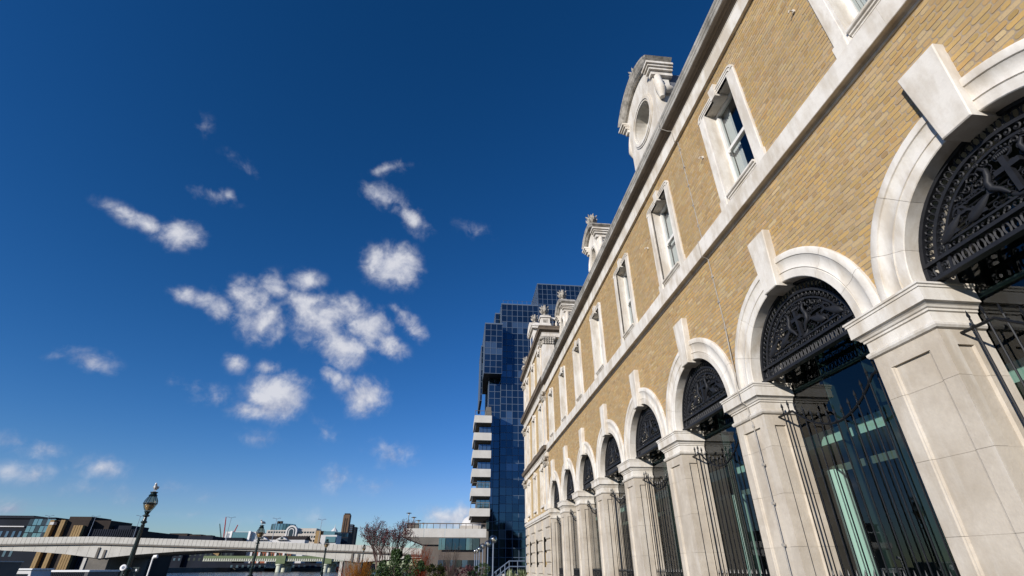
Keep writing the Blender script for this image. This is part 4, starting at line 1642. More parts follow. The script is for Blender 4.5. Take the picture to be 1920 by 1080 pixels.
def place_panes(store, limit=300):
    vis = []
    for s_ in store:
        c = s_[0]
        dd = c.dot(_f)
        sx, sy = 960 + FPX * c.dot(_r) / dd, 540 - FPX * c.dot(_u) / dd
        ok = 0 < sx < 1920 and 0 < sy < 1080 and sx < 1000
        face = abs(math.sin(s_[3]) * c.x - math.cos(s_[3]) * c.y) / (c.length ** 3)
        vis.append(face * s_[1] * s_[2] if ok else 0)
    order = sorted(range(len(store)), key=lambda i: -vis[i])
    meshes = {}
    rest = {}
    for rank, i in enumerate(order):
        c, w, h, ang, mm, root = store[i]
        if rank < limit:
            k = (round(w, 3), round(h, 3), mm.name)
            if k not in meshes:
                meshes[k] = MB().add([(-w / 2, 0, -h / 2), (w / 2, 0, -h / 2), (w / 2, 0, h / 2), (-w / 2, 0, h / 2)], [(0, 1, 2, 3)]).mesh('pane', mm)
            o = put('pane', meshes[k], root, c)
            o.rotation_euler = (RND.gauss(0, .003), 0, ang + RND.gauss(0, .003))
        else:
            R_ = Matrix.Rotation(ang + RND.gauss(0, .005), 3, 'Z') @ Matrix.Rotation(RND.gauss(0, .005), 3, 'X')
            q = [c + R_ @ Vector((sx * w / 2, 0, sz * h / 2)) for sx, sz in ((-1, -1), (1, -1), (1, 1), (-1, 1))]
            rest.setdefault((root.name, mm.name), (MB(), root, mm))[0].add(q, [(0, 1, 2, 3)])
    for (b, root, mm) in rest.values():
        b.build('far_panes', mm, root, kind='stuff')


def X_at(px, py, Y):
    return at(px, py, Y).x


def Z_at(px, py, Y):
    return at(px, py, Y).z


tower = thing('glass_tower', 'tall stepped blue glass office tower rising behind the market hall', 'tower', (12, TY, GZ))
store = []
PW_, PH_ = 1.36, 1.62
# (left x, right x, top z, bottom z, front y, depth)
xa = X_at(940, 640, TY)
main = (xa, xa + 7 * PW_, Z_at(965, 572, TY), GZ, TY, 26)
xr = X_at(1010, 600, TY + 9)
rear = (xr, xr + 12 * PW_, Z_at(1040, 535, TY + 9), GZ, TY + 9, 24)
xl = X_at(909, 650, TY - 3)
step = (xl, xa - .02, Z_at(925, 608, TY - 3), Z_at(922, 700, TY - 3), TY - 3, 16)
xm = X_at(929, 600, TY + 4)
mid = (xm, xa - .03, Z_at(934, 589, TY + 4), Z_at(934, 620, TY + 4), TY + 4, 14)
low = (X_at(917, 720, TY + .6), xa - .02, Z_at(922, 700, TY + .6) + 2, GZ, TY + .6, 18)
back = (X_at(901.5, 700, TY + 3), xl - .02, Z_at(904, 650, TY + 3), Z_at(903, 751, TY + 3), TY + 3, 12)
for i, (x0, x1, zt, zb, y0, dp) in enumerate((main, rear, step, mid, low, back)):
    MB().box(x0 + .01, x1 - .01, y0 + .02, y0 + dp, zb, zt - .05).build('tower_block', tower_core, tower)
    cols = max(1, round((x1 - x0) / PW_))
    rows = max(2, round((zt - zb) / PH_))
    pale = {r for r in range(rows) if (rows - r) % 7 in (4, 5)} if i != 3 else set()
    grid_face(tower, (x0, y0), (x1, y0), zb, zt, cols, rows, store, pale)
    # left return
    dc = 4 if i in (0, 4) else 8
    grid_face(tower, (x0, y0 + dc * PW_), (x0, y0), zb, zt, dc, rows, store, pale)
    b = MB()
    b.box(x0 - .12, x1 + .12, y0 - .12, y0 + dp, zt, zt + .30)
    b.build('coping', mullion_m, tower)
# rail and plant on the roof
b = MB()
zt = main[2] + .3
for i in range(8):
    xx = main[0] + .4 + i * 1.25
    b.tube([(xx, TY + .3, zt), (xx, TY + .3, zt + 1.1)], .04, 4)
b.tube([(main[0] + .4, TY + .3, zt + 1.1), (main[0] + 9.1, TY + .3, zt + 1.1)], .04, 4)
b.build('roof_rail', mullion_m, tower)
place_panes(store)

# --- terraced concrete block with white balconies, left of the tower
BY = 101.0
block = thing('balcony_block', 'concrete office block with stacked white balconies and a long roof terrace', 'building', (-2, BY, GZ))
bands = [(889.6, 908, 778.5, 792), (888, 907, 811, 825), (886, 905, 844, 858.5), (884.6, 903.5, 879, 894), (883, 912, 915, 930), (881, 911, 953, 968)]
MBX = X_at(915, 900, BY)
prev_z = None
for i, (p0, p1, t0, t1) in enumerate(bands):
    x0, x1 = X_at(p0, t1, BY), MBX + .5
    zt, zb = Z_at(895, t0, BY), Z_at(895, t1, BY)
    bl = MB().box(x0, x1, BY, BY + .35, zb, zt)
    bl.box(x0, x0 + .35, BY + .351, BY + 9, zb, zt)
    bl = bl.build('balcony', concrete_w, block)
    zn = Z_at(895, bands[i + 1][2], BY) if i + 1 < len(bands) else Z_at(895, 991, BY)
    # sloped soffit
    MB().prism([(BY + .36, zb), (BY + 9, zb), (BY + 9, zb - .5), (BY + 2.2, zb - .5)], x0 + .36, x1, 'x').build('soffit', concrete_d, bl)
    # recessed glazing under the balcony
    xg0 = x0 + 1.1 if i != 5 else x0 + 3.2
    n = 3
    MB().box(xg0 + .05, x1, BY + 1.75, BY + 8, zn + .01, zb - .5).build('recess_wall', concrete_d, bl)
    for q in range(n):
        a = xg0 + (x1 - xg0) * q / n
        c = xg0 + (x1 - xg0) * (q + 1) / n
        MB().box(a + .04, c - .04, BY + 1.66, BY + 1.74, zn + .05, zb - .52).build('window_pane', tg_green if i >= 3 else tg_pale, bl)
    if i in (0, 4, 5):
        b = MB()
        for q in range(4):
            xx = x0 + .1 + q * (x1 - x0 - .2) / 3
            b.tube([(xx, BY + .15, zt), (xx, BY + .15, zt + 1.0)], .05, 4)
        b.tube([(x0 + .1, BY + .15, zt + 1.0), (x1, BY + .15, zt + 1.0)], .06, 4)
        b.build('railing', concrete_d, bl)
ztop = Z_at(895, 778.5, BY)
MB().box(X_at(908, 900, BY + 4), X_at(918, 900, BY + 4), BY + 4, BY + 14, GZ, ztop + 3).build('stair_core', concrete_d, block)
# long terrace
TYR = 95.0
x0, x1 = X_at(755, 1000, TYR), X_at(912, 1000, TYR)
zt, zb = Z_at(830, 991, TYR), Z_at(830, 1007.5, TYR)
npan = 4
for i in range(npan):
    a, c = x0 + (x1 - x0) * i / npan, x0 + (x1 - x0) * (i + 1) / npan
    MB().box(a + .02, c - .02, TYR, TYR + .4, zb, zt).build('terrace_parapet', concrete_w, block)
MB().box(x0 + .02, x0 + .4, TYR + .41, TYR + 14, zb, zt).build('terrace_parapet', concrete_w, block)
xw = X_at(792, 1020, TYR)
zs = Z_at(800, 1021, TYR)
MB().prism([(x0 + .3, zb - .002), (x1, zb - .002), (x1, zs), (xw, zs)], TYR + .1, TYR + 14, 'y').build('terrace_soffit', concrete_d, block)
MB().box(xw, x1, TYR + .6, TYR + 14, GZ, zs - .01).build('terrace_wall', brown_panel, block)
za, zc = Z_at(840, 1031, TYR), Z_at(840, 1009, TYR)
w0, w1 = X_at(822, 1020, TYR), X_at(899, 1020, TYR)
for i in range(6):
    a, c = w0 + (w1 - w0) * i / 6, w0 + (w1 - w0) * (i + 1) / 6
    MB().box(a + .05, c - .05, TYR - .02, TYR + .08, za, zc).build('window_pane', tg_green if i in (0, 4, 5) else tg_blue, block)
za, zc = Z_at(840, 1064, TYR), Z_at(840, 1050, TYR)
w0, w1 = X_at(820, 1055, TYR), X_at(900, 1055, TYR)
for i in range(7):
    a, c = w0 + (w1 - w0) * i / 7, w0 + (w1 - w0) * (i + 1) / 7
    MB().box(a + .05, c - .05, TYR + .52, TYR + .59, za, zc).build('window_pane', tg_dark if i % 2 else tg_pale, block)
MB().box(xw - .02, x1, TYR + .585, TYR + .599, Z_at(840, 1041, TYR), Z_at(840, 1041.6, TYR)).build('wall_joint', concrete_d, block)
b = MB()
zr = Z_at(830, 982, TYR)
n = 12
for i in range(n + 1):
    xx = x0 + .6 + (x1 - x0 - .8) * i / n
    b.tube([(xx, TYR + .5, zt - .1), (xx, TYR + .5, zr)], .05, 4)
b.box(x0 + .2, x1, TYR + .42, TYR + .60, zr, zr + .14)
b.build('terrace_railing', brown_panel, block)
b = MB()
b.box(x0 + .6, x0 + 2.6, TYR + .65, TYR + 2.5, zt - .1, zt + .75)
b.build('planter', concrete_d, block)
for (px, py) in ((767, 962), (776, 970), (785, 976), (794, 981)):
    Yl = TYR + 3 + (px - 767) * .25
    p = at(px, py, Yl)
    l_ = thing('terrace_lamp', {767: 'tallest slim terrace lamp at the parapet corner', 776: 'second slim terrace lamp from the parapet corner', 785: 'third slim terrace lamp from the parapet corner', 794: 'fourth slim terrace lamp from the corner, half hidden by the railing'}[px], 'lamp', (p.x, Yl, zt - .1), 'lamps on the roof terrace')
    MB().tube([(p.x, Yl, zt - .1), (p.x, Yl, p.z - .1)], .06, 5).build('post', concrete_d, l_)
    MB().lathe([(.05, -.35), (.20, -.12), (.12, -.05)], p.x, Yl, p.z, 8).build('lamp_glass', white_paint, l_, smooth=50)
    MB().lathe([(.50, -.05), (.45, .02), (.05, .10)], p.x, Yl, p.z, 10).build('shade', concrete_d, l_, smooth=50)
# domed church top glimpsed past the balcony block
dm = thing('white_dome', 'small pale dome glimpsed between the terrace railing and lowest balcony', 'dome', (at(882, 985, 190).x, 190, GZ))
p = at(884, 986, 190)
MB().box(p.x - 4, p.x + 6, 188, 198, GZ, p.z).build('drum', grey_build, dm)
MB().lathe([(3.6, 0), (3.4, 1.2), (2.6, 2.4), (1.4, 3.2), (.3, 3.6), (.1, 4.4)], p.x, 191.5, p.z, 14).build('dome_shell', white_build, dm, smooth=50)

# ================================================================== road bridge over the river
RY = 220.0
road = thing('road_bridge', 'long pale concrete road bridge with panelled parapet crossing the river', 'bridge', (at(672, 1055, RY).x, RY, WZ))
tops = [(-60, 1009.5), (5, 1008), (180, 1006), (400, 1013), (680, 1022), (760, 1026.5), (830, 1031)]
bx_ = [at(a, c, RY).x for a, c in tops]
bz_ = [at(a, c, RY).z for a, c in tops]


def top_z(x):
    return float(np.interp(x, bx_, bz_))


PHT = 2.35
pw = 1.55
xx = bx_[0]
pm = MB().prism([(0, 0), (0, -PHT + .02), (-.22, -PHT + .3), (-.22, -.12), (-.14, 0)], -pw / 2 + .05, pw / 2 - .05, 'x')
pm = MB().add([(v[0], v[1], v[2]) for v in pm.v], pm.f).mesh('parapet_panel', concrete)
deck = MB()
npn = int((bx_[-1] - bx_[0]) / pw)
vs, fs = [], []
for i in range(npn + 1):
    x = bx_[0] + i * pw
    z = top_z(x)
    vs += [(x, RY + .02, z - .05), (x, RY + .02, z - PHT), (x, RY + 32, z - PHT), (x, RY + 32, z - .9), (x, RY + 1, z - .9), (x, RY + 1, z - .05)]
for i in range(npn):
    for k in range(6):
        fs.append((i * 6 + k, i * 6 + (k + 1) % 6, (i + 1) * 6 + (k + 1) % 6, (i + 1) * 6 + k))
deck.add(vs, fs)
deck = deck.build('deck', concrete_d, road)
for i in range(npn):
    x = bx_[0] + (i + .5) * pw
    put('parapet_panel', pm, deck, (x, RY, top_z(x)))
# haunched girder
low_pts = [(-60, 1020), (0, 1032), (60, 1034), (120, 1039), (183, 1047), (250, 1040), (330, 1034), (420, 1031), (500, 1034), (580, 1042), (672, 1055), (720, 1050), (780, 1046), (830, 1045)]
gx = [at(a, c, RY).x for a, c in low_pts]
gz = [at(a, c, RY).z for a, c in low_pts]
gb = MB()
vs, fs = [], []
m_ = 90
gseg = []
for i in range(m_ + 1):
    x = gx[0] + (gx[-1] - gx[0]) * i / m_
    zt_, zb_ = top_z(x) - PHT - .30, float(np.interp(x, gx, gz))
    vs += [(x, RY + .9, zt_), (x, RY + .9, zb_), (x, RY + 30, zb_), (x, RY + 30, zt_)]
for i in range(m_):
    for k in range(4):
        fs.append((i * 4 + k, i * 4 + (k + 1) % 4, (i + 1) * 4 + (k + 1) % 4, (i + 1) * 4 + k))
gb.add(vs, fs)
gb.build('girder', concrete, road)
# segment joints on the girder face
b = MB()
for i in range(1, 46):
    x = gx[0] + (gx[-1] - gx[0]) * i / 46
    zt_, zb_ = top_z(x) - PHT - .32, float(np.interp(x, gx, gz))
    b.box(x - .03, x + .03, RY + .885, RY + .899, zb_ + .02, zt_)
b.build('girder_joints', concrete_d, road, kind='stuff')
# ledge under the parapet
b = MB()
vs, fs = [], []
for i in range(m_ + 1):
    x = gx[0] + (gx[-1] - gx[0]) * i / m_
    z = top_z(x) - PHT - .002
    vs += [(x, RY + .1, z), (x, RY + .1, z - .30), (x, RY + 1.2, z - .30), (x, RY + 1.2, z)]
for i in range(m_):
    for k in range(4):
        fs.append((i * 4 + k, i * 4 + (k + 1) % 4, (i + 1) * 4 + (k + 1) % 4, (i + 1) * 4 + k))
b.add(vs, fs)
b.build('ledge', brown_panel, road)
for (pa, pb) in ((183, 1047), (664, 1054)):
    p = at(pa, pb, RY)
    pr_ = MB().box(p.x - 4.5, p.x + 3, RY + 1.6, RY + 29, WZ - 2, p.z + .5).build('bridge_pier', concrete_d, road)
    MB().box(p.x - 5.6, p.x - 4.51, RY + 1.2, RY + 29, WZ - 2, p.z + .2).build('pier_lit_edge', concrete, pr_)  # pale strip paints the sunlit edge of the dark pier
    for dx in (-1.2, 1.2):
        MB().box(p.x + dx - .38, p.x + dx + .38, RY + .55, RY + .88, p.z + .1, p.z + 3.6 - (.8 if dx > 0 else 0)).build('pier_rib', concrete_d, pr_)
# lamps standing on the bridge
for (px, py, lab) in ((93, 967, 'leftmost twin-arm street lamp on the road bridge'), (180, 968, 'twin-arm bridge lamp above the ribbed brown building'), (264, 967, 'twin-arm bridge lamp just left of the nearest quay lamp'),
                      (434, 970, 'twin-arm bridge lamp beside the red cranes'), (519, 972, 'twin-arm bridge lamp above the arched white office'), (604, 974, 'twin-arm bridge lamp left of the brick chimney')):
    Yl = RY + 16
    p = at(px, py, Yl)
    z0 = top_z(p.x) - .9
    l_ = thing('bridge_lamp', lab, 'lamp', (p.x, Yl, z0), 'lamps along the road bridge')
    MB().tube([(p.x, Yl, z0), (p.x, Yl, p.z)], [.13, .08], 5).build('post', post_blue, l_)
    for sg in (-1, 1):
        MB().tube([(p.x, Yl, p.z - .3), (p.x + sg * 1.0, Yl, p.z + .1), (p.x + sg * 1.7, Yl, p.z + .12)], [.06, .08, .10], 4).build('arm', post_blue, l_)

# ================================================================== green railway bridge further upstream
GY = 650.0
rail = thing('railway_bridge', 'green steel railway bridge with cream lattice on round river piers', 'bridge', (at(560, 1060, GY).x, GY, WZ))
xl_, xr_ = at(380, 1050, GY).x, at(690, 1050, GY).x
zt, zm, zb = Z_at(560, 1042.5, GY), Z_at(560, 1047.5, GY), Z_at(560, 1052, GY)
MB().box(xl_, xr_, GY, GY + 30, zm, zt).build('girder', green_steel, rail)
MB().box(xl_, xr_, GY + .25, GY + 19.5, zb, zm - .01).build('lattice_core', concrete_d, rail)
lat = MB().box(-.6, .6, -.2, .2, zb + .15, zm - .02).mesh('lattice_bar', cream_lattice)
n = int((xr_ - xl_) / 2.4)
for i in range(n):
    put('lattice_bar', lat, rail, (xl_ + (i + .5) * (xr_ - xl_) / n, GY, 0))
MB().box(xl_, xr_, GY - .3, GY + .2, zb - .2, zb + .15).build('bottom_flange', cream_lattice, rail)
for px in (527, 614):
    p = at(px, 1050, GY)
    q = MB().box(p.x - 5, p.x + 5, GY - 1.8, GY + 31, Z_at(px, 1057, GY), zt + .4).build('pier_head', green_steel, rail)
    for k, dy in enumerate((0, 8, 16)):
        MB().lathe([(3.0, WZ - 2), (3.0, Z_at(px, 1061, GY)), (4.1, Z_at(px, 1060, GY)), (4.1, Z_at(px, 1057.2, GY))], p.x - 1.5 + k * 1.9, GY + 2.4 + dy * 1.6, 0, 12).build('column', cream_lattice, q, smooth=40)

# ================================================================== skyline
def block_px(name, label, px0, px1, py, Y, depth, m, cat='building', z0=WZ, group=None, root=None):
    pm_ = (px0 + px1) / 2
    x0, x1, zt = at(px0, py, Y).x, at(px1, py, Y).x, at(pm_, py, Y).z
    if root is None:
        root = thing(name, label, cat, ((x0 + x1) / 2, Y, z0), group)
    MB().box(x0, x1, Y, Y + depth, z0, zt).build('wall', m, root)
    return root, x0, x1, zt


def win_rows(root, x0, x1, Y, rows, n, m, gap=.18, name='window'):
    for (za, zb_) in rows:
        w = (x1 - x0) / n
        me_ = MB().box(-w * (.5 - gap), w * (.5 - gap), -.12, .02, za, zb_).mesh(name, m)
        for i in range(n):
            put(name, me_, root, (x0 + (i + .5) * w, Y, 0))


FY = 330.0
# dark riverside office at the far left
r_, x0, x1, zt = block_px('dark_office', 'dark blue office with glazed corner at the far left behind the bridge', -40, 104, 972, FY, 40, dark_build)
MB().box(x0, at(60, 966, FY).x, FY + 2, FY + 38, zt, at(20, 966, FY).z).build('attic', dark_build, r_)
MB().box(x0 - .5, x1 + .8, FY - 1, FY + 40.2, zt - .01, zt + .6).build('roof_edge', dark_build, r_)
g0, g1 = at(52, 985, FY).x, at(101, 985, FY).x
for k in range(3):
    for i in range(6):
        w = (g1 - g0) / 6
        za = zt - 3.4 - k * 3.6
        MB().box(g0 + i * w + .12, g0 + (i + 1) * w - .12, FY - .25, FY - .02, za, za + 3.2).build('window', tg_green if (i + k) % 3 else tg_dark, r_)
win_rows(r_, at(0, 990, FY).x, at(48, 990, FY).x, FY, [(zt - 9.5, zt - 6.5), (zt - 14.5, zt - 11.5), (zt - 19, zt - 16)], 4, tg_pale, .3)
MB().box(x0, at(48, 985, FY).x, FY - .8, FY - .05, zt - 4.4, zt - 3.9).build('string_band', white_build, r_)
# brown office with gold ribs
FY2 = 322.0
r_, x0, x1, zt = block_px('ribbed_office', 'dark brown office with bright bronze vertical ribs behind the bridge', 106, 262, 994, FY2, 45, slab_dark)
MB().box(at(106, 985, FY2).x, at(170, 985, FY2).x, FY2 - 2, FY2 + 20, WZ, at(140, 976, FY2).z).build('wing', slab_dark, r_)
MB().box(at(120, 985, FY2).x, at(162, 985, FY2).x, FY2 + 2, FY2 + 20, at(140, 976, FY2).z, at(140, 968, FY2).z).build('plant_room', slab_dark, r_)
MB().box(at(162, 985, FY2).x, at(199, 985, FY2).x, FY2 + 3, FY2 + 24, zt, at(180, 975, FY2).z).build('plant_room', slab_dark, r_)
MB().box(at(203, 985, FY2).x, at(236, 985, FY2).x, FY2 + 6, FY2 + 24, zt, at(220, 984, FY2).z).build('plant_room', dark_build, r_)
for px, tp in ((107, 976), (111, 976), (127, 976), (131, 976), (150, 986), (154.5, 986), (159, 986), (163.5, 986)):
    p = at(px, tp, FY2)
    MB().box(p.x - .5, p.x + .5, FY2 - 4.2, FY2 - 2.01, WZ, p.z).build('rib', gold_rib, r_)
MB().box(at(105, 982, FY2).x, at(112, 982, FY2).x, FY2 - 4.6, FY2 - 2.2, at(108, 982, FY2).z - .8, at(108, 980, FY2).z).build('cornice_lip', white_build, r_)
for i in range(22):
    px = 170 + i * 4.1
    p = at(px, 995, FY2)
    MB().box(p.x - .35, p.x + .35, FY2 - .6, FY2 - .01, WZ, zt + .5).build('rib', dark_build, r_)
# low riverside row beneath the bridge span
r_, x0, x1, zt = block_px('dark_warehouse', 'dark glazed riverside warehouses seen under the left bridge span', 262, 345, 1034, 700, 40, dark_build)
win_rows(r_, x0, x1, 700, [(zt - 5, zt - 2.5), (zt - 9.5, zt - 7)], 9, tg_pale, .3)
r_, x0, x1, zt = block_px('gabled_warehouse', 'dark warehouse with one sunlit gable under the central span', 345, 440, 1032, 705, 40, dark_build)
win_rows(r_, x0, x1, 705, [(zt - 6, zt - 3), (zt - 11, zt - 8)], 10, tg_dark, .3)
p0, p1 = at(396, 1036, 703), at(408, 1046, 703)
MB().prism([(p0.x, p0.z), (p1.x + 1, p0.z + .5), (p1.x, p1.z), (p1.x - 2, p1.z + 3)], 702, 704.5, 'y').build('gable', gold_rib, r_)
r_, x0, x1, zt = block_px('low_wharf', 'long low dark wharf on the far bank behind the railway bridge', 430, 700, 1056, 700, 40, dark_build)
win_rows(r_, x0, x1, 700, [(zt - 5, zt - 2)], 26, tg_pale, .32)
r_, x0, x1, zt = block_px('brick_terrace', 'orange brick buildings with white bays beyond the railway bridge', 470, 546, 1034, 720, 30, red_brick)
for i in range(5):
    w = (x1 - x0) / 5
    MB().box(x0 + i * w + .5, x0 + i * w + w * .28, 718.5, 719.98, WZ, zt + 1).build('bay', white_build, r_)
    MB().box(x0 + i * w + w * .4, x0 + i * w + w * .55, 719.6, 719.98, zt - 6, zt - 2).build('window', tg_dark, r_)
    MB().box(x0 + i * w + w * .7, x0 + i * w + w * .85, 719.6, 719.98, zt - 6, zt - 2).build('window', tg_dark, r_)
r_, x0, x1, zt = block_px('pale_quay_house', 'pale low house on the far bank beside the railway bridge pier', 500, 522, 1050, 690, 20, white_build)
win_rows(r_, x0, x1, 690, [(zt - 4, zt - 2)], 5, tg_dark, .3)

# above the parapet
r_, x0, x1, zt = block_px('white_shed', 'long low white roofline just above the bridge parapet', 262, 312, 1003, 735, 30, white_build)
win_rows(r_, x0, x1, 735, [(zt - 3.2, zt - 2.4)], 6, tg_dark, .3)
r_, x0, x1, zt = block_px('dark_roof_block', 'low dark flat-roofed block with rooftop plant above the bridge', 310, 400, 1005, 750, 40, dark_build)
for (a, c, t) in ((318, 352, 1000), (356, 378, 1002), (380, 396, 1003.5)):
    MB().box(at(a, t, 753).x, at(c, t, 753).x, 753, 766, zt, at((a + c) / 2, t, 753).z).build('roof_plant', slab_dark, r_)
r_, x0, x1, zt = block_px('white_glass_office', 'white framed office with a big pale blue glass bay above the bridge', 424, 486, 997, 830, 40, white_build)
MB().box(at(437, 998, 829).x, at(470, 998, 829).x, 826, 828.9, WZ, at(450, 998, 829).z).build('glass_bay', tg_green, r_)
for px in (436.5, 470.5):
    p = at(px, 996, 829)
    MB().box(p.x - 1.4, p.x + 1.4, 825, 828.9, WZ, p.z).build('frame_post', white_paint, r_)
win_rows(r_, at(425, 1002, 830).x, at(435, 1002, 830).x, 830, [(zt - 10.5, zt - 2.4)], 5, tg_pale, .25)
win_rows(r_, at(473, 1002, 830).x, at(486, 1002, 830).x, 830, [(zt - 10.5, zt - 2.4)], 5, tg_pale, .25)
MB().box(at(428, 1010, 822).x, at(458, 1010, 822).x, 816, 824, WZ, at(440, 1008.5, 822).z).build('dark_annex', dark_build, r_)
# big stepped pale office with an arched window
AY = 770.0
r_, x0, x1, zt = block_px('arched_office', 'pale stepped stone office with tall arched window and windows in rows', 492, 594, 1001, AY, 40, grey_build)
MB().box(at(500, 996, AY + 4).x, at(592, 996, AY + 4).x, AY + 4, AY + 36, zt, at(545, 994, AY + 4).z).build('upper_storey', grey_build, r_)
MB().box(at(556, 990, AY + 8).x, at(594, 990, AY + 8).x, AY + 8, AY + 36, at(545, 994, AY + 4).z, at(575, 990.5, AY + 8).z).build('top_storey', grey_build, r_)
zz1 = at(545, 994, AY + 4).z
win_rows(r_, at(502, 998, AY + 4).x, at(536, 998, AY + 4).x, AY + 4, [(zt + 1.0, zz1 - 1.6)], 7, tg_dark, .14)
win_rows(r_, at(554, 998, AY + 4).x, at(590, 998, AY + 4).x, AY + 4, [(zt + 1.0, zz1 - 1.6)], 7, tg_dark, .14)
win_rows(r_, at(560, 1004, AY).x, at(592, 1004, AY).x, AY, [(zt - 4.8, zt - 2.2), (zt - 9.6, zt - 7)], 7, tg_dark, .2)
ca = at(546, 996, AY - 2)
for k, (ro, mm, yy) in enumerate(((7.4, white_build, AY - 1.6), (5.3, tg_dark, AY - 1.9), (3.8, white_build, AY - 2.2), (2.7, tg_dark, AY - 2.5))):
    pts = [(ca.x - ro, ca.z - 14)] + [(ca.x + ro * math.cos(t), ca.z + ro * math.sin(t)) for t in np.linspace(PI, 0, 11)] + [(ca.x + ro, ca.z - 14)]
    MB().prism(pts, yy, AY + 6, 'y').build('arch_window', mm, r_)
# round glass drum behind
r2 = thing('glass_drum', 'round green glass rooftop drum with twin flues above the arched office', 'building', (at(526, 990, 900).x, 920, WZ))
p = at(526, 982, 900)
rr = (at(548, 982, 900).x - at(504, 982, 900).x) / 2
MB().lathe([(rr, WZ), (rr, p.z), (rr * .9, p.z + .6)], p.x, 900 + rr, 0, 24).build('drum_wall', tg_green, r2, smooth=40)
b = MB()
for i in range(24):
    a = 2 * PI * i / 24
    b.box(p.x + rr * math.cos(a) - .25, p.x + rr * math.cos(a) + .25, 900 + rr + rr * 1.005 * math.sin(a) - .25, 900 + rr + rr * 1.005 * math.sin(a) + .25, p.z - 12, p.z + .2)
b.build('drum_fins', dark_build, r2, kind='stuff')
for px in (522, 527.5):
    q = at(px, 977, 903)
    MB().box(q.x - 1.4, q.x + 1.4, 903, 909, p.z, q.z).build('flue', slab_dark, r2)
# slate roofed pavilions in front
r_, x0, x1, zt = block_px('slate_roof_pavilion', 'low grey slate-roofed range with white gables above the parapet', 476, 572, 1012, 725, 20, white_build)
pk = at(520, 1004, 725).z
MB().prism([(725, zt), (757, zt), (744, pk), (738, pk)], x0 + 4, x1, 'x').build('roof', slab_dark, r_)
for px in (493, 530):
    p = at(px, 1006, 723)
    MB().prism([(p.x - 7.2, zt), (p.x + 7.2, zt), (p.x + .4, p.z), (p.x - .4, p.z)], 721, 731, 'y').build('gable', white_build, r_)
    MB().box(p.x - 1.6, p.x + 1.6, 720.6, 720.98, zt + .6, zt + 2.9).build('window', tg_dark, r_)
r_, x0, x1, zt = block_px('cream_slab_block', 'narrow warm cream slab block right of the arched office', 593, 602, 995, 765, 30, gold_rib)
MB().box(x1 + .02, x1 + 5.4, 767, 790, WZ, zt - .2).build('dark_side', slab_dark, r_)
r_, x0, x1, zt = block_px('pale_green_office', 'pale green glass office with stepped top and pointed roof', 602, 632, 1003, 750, 30, white_build)
MB().box(at(607, 998, 756).x, at(628, 998, 756).x, 756, 775, zt, at(618, 996, 756).z).build('upper_storey', tg_green, r_)
MB().box(at(611, 1005, 749).x, at(630, 1005, 749).x, 748.6, 749.98, zt - 9, zt - 2).build('glass_front', tg_green, r_)
p = at(625, 996, 760)
MB().lathe([(5, p.z), (2, p.z + 3.5), (.4, p.z + 5), (.2, at(625, 983, 760).z)], p.x, 766, 0, 8).build('spire', white_build, r_)
r_, x0, x1, zt = block_px('blue_glass_office', 'small dark blue glass office at the foot of the brick chimney', 632, 654, 998, 800, 30, dark_build)
win_rows(r_, x0, x1, 800, [(zt - 6, zt - 1.5), (zt - 12, zt - 7.5), (zt - 18, zt - 13.5)], 4, tg_blue, .08)
# chimney tower and dark slabs
r_, x0, x1, zt = block_px('chimney', 'tall square dark brick chimney rising over the bridge', 644.5, 656.5, 965, 1000, 14, chimney_m, 'chimney')
w = (x1 - x0)
MB().box(x0 + 1.2, x1 - 1.2, 1001, 1013, zt, zt + 2.4).build('chimney_cap', slab_dark, r_)
for i in range(2):
    MB().box(x0 + w * (.25 + .3 * i), x0 + w * (.38 + .3 * i), 999.5, 999.98, zt - 60, zt - 6).build('recess', slab_dark, r_)
r_, x0, x1, zt = block_px('slab_tower', 'dark grey residential slab tower just right of the chimney', 652, 662, 983, 1200, 22, slab_dark)
win_rows(r_, x0, x1, 1200, [(zt - 3 - 4 * k, zt - 1 - 4 * k) for k in range(6)], 4, tg_pale, .2)
r_, x0, x1, zt = block_px('black_slab_tower', 'nearly black slab tower, rightmost of the pair by the chimney', 660.5, 668, 988, 1240, 22, dark_build)  # one even near-black cladding
win_rows(r_, x0, x1, 1240, [(zt - 3 - 4 * k, zt - 1 - 4 * k) for k in range(6)], 3, tg_dark, .2)
# cranes
for (lab, bx0, by0, bx1, by1, mm) in (('tall red crane jib standing above the bridge', 419, 1010, 424, 969, crane_red), ('short leaning red crane jib left of the white glass office', 438, 1000, 446, 984, crane_red), ('thin grey-green crane jib left of the red ones', 414.5, 1010, 412, 982, crane_grey)):
    p, q = at(bx0, by0, 1000), at(bx1, by1, 1000)
    c_ = thing('crane', lab, 'crane', (p.x, 1000, WZ), 'cranes on the skyline')
    MB().box(p.x - 1.2, p.x + 1.2, 1000, 1002.4, WZ, p.z).build('mast', mm, c_)
    b = MB()
    dv = q - p
    for o1, o2 in ((-.8, 0), (.8, 0), (0, 1.4)):
        b.tube([p + Vector((o1, o2, 0)), q + Vector((o1 * .4, o2 * .4, 0))], .45, 4)
    for k in range(9):
        u, v = p + dv * (k / 9), p + dv * ((k + 1) / 9)
        b.tube([u + Vector((-.8 * (1 - k / 15), 0, 0)), v + Vector((.8 * (1 - k / 15), 0, 0))], .16, 4)
    b.build('jib', mm, c_)


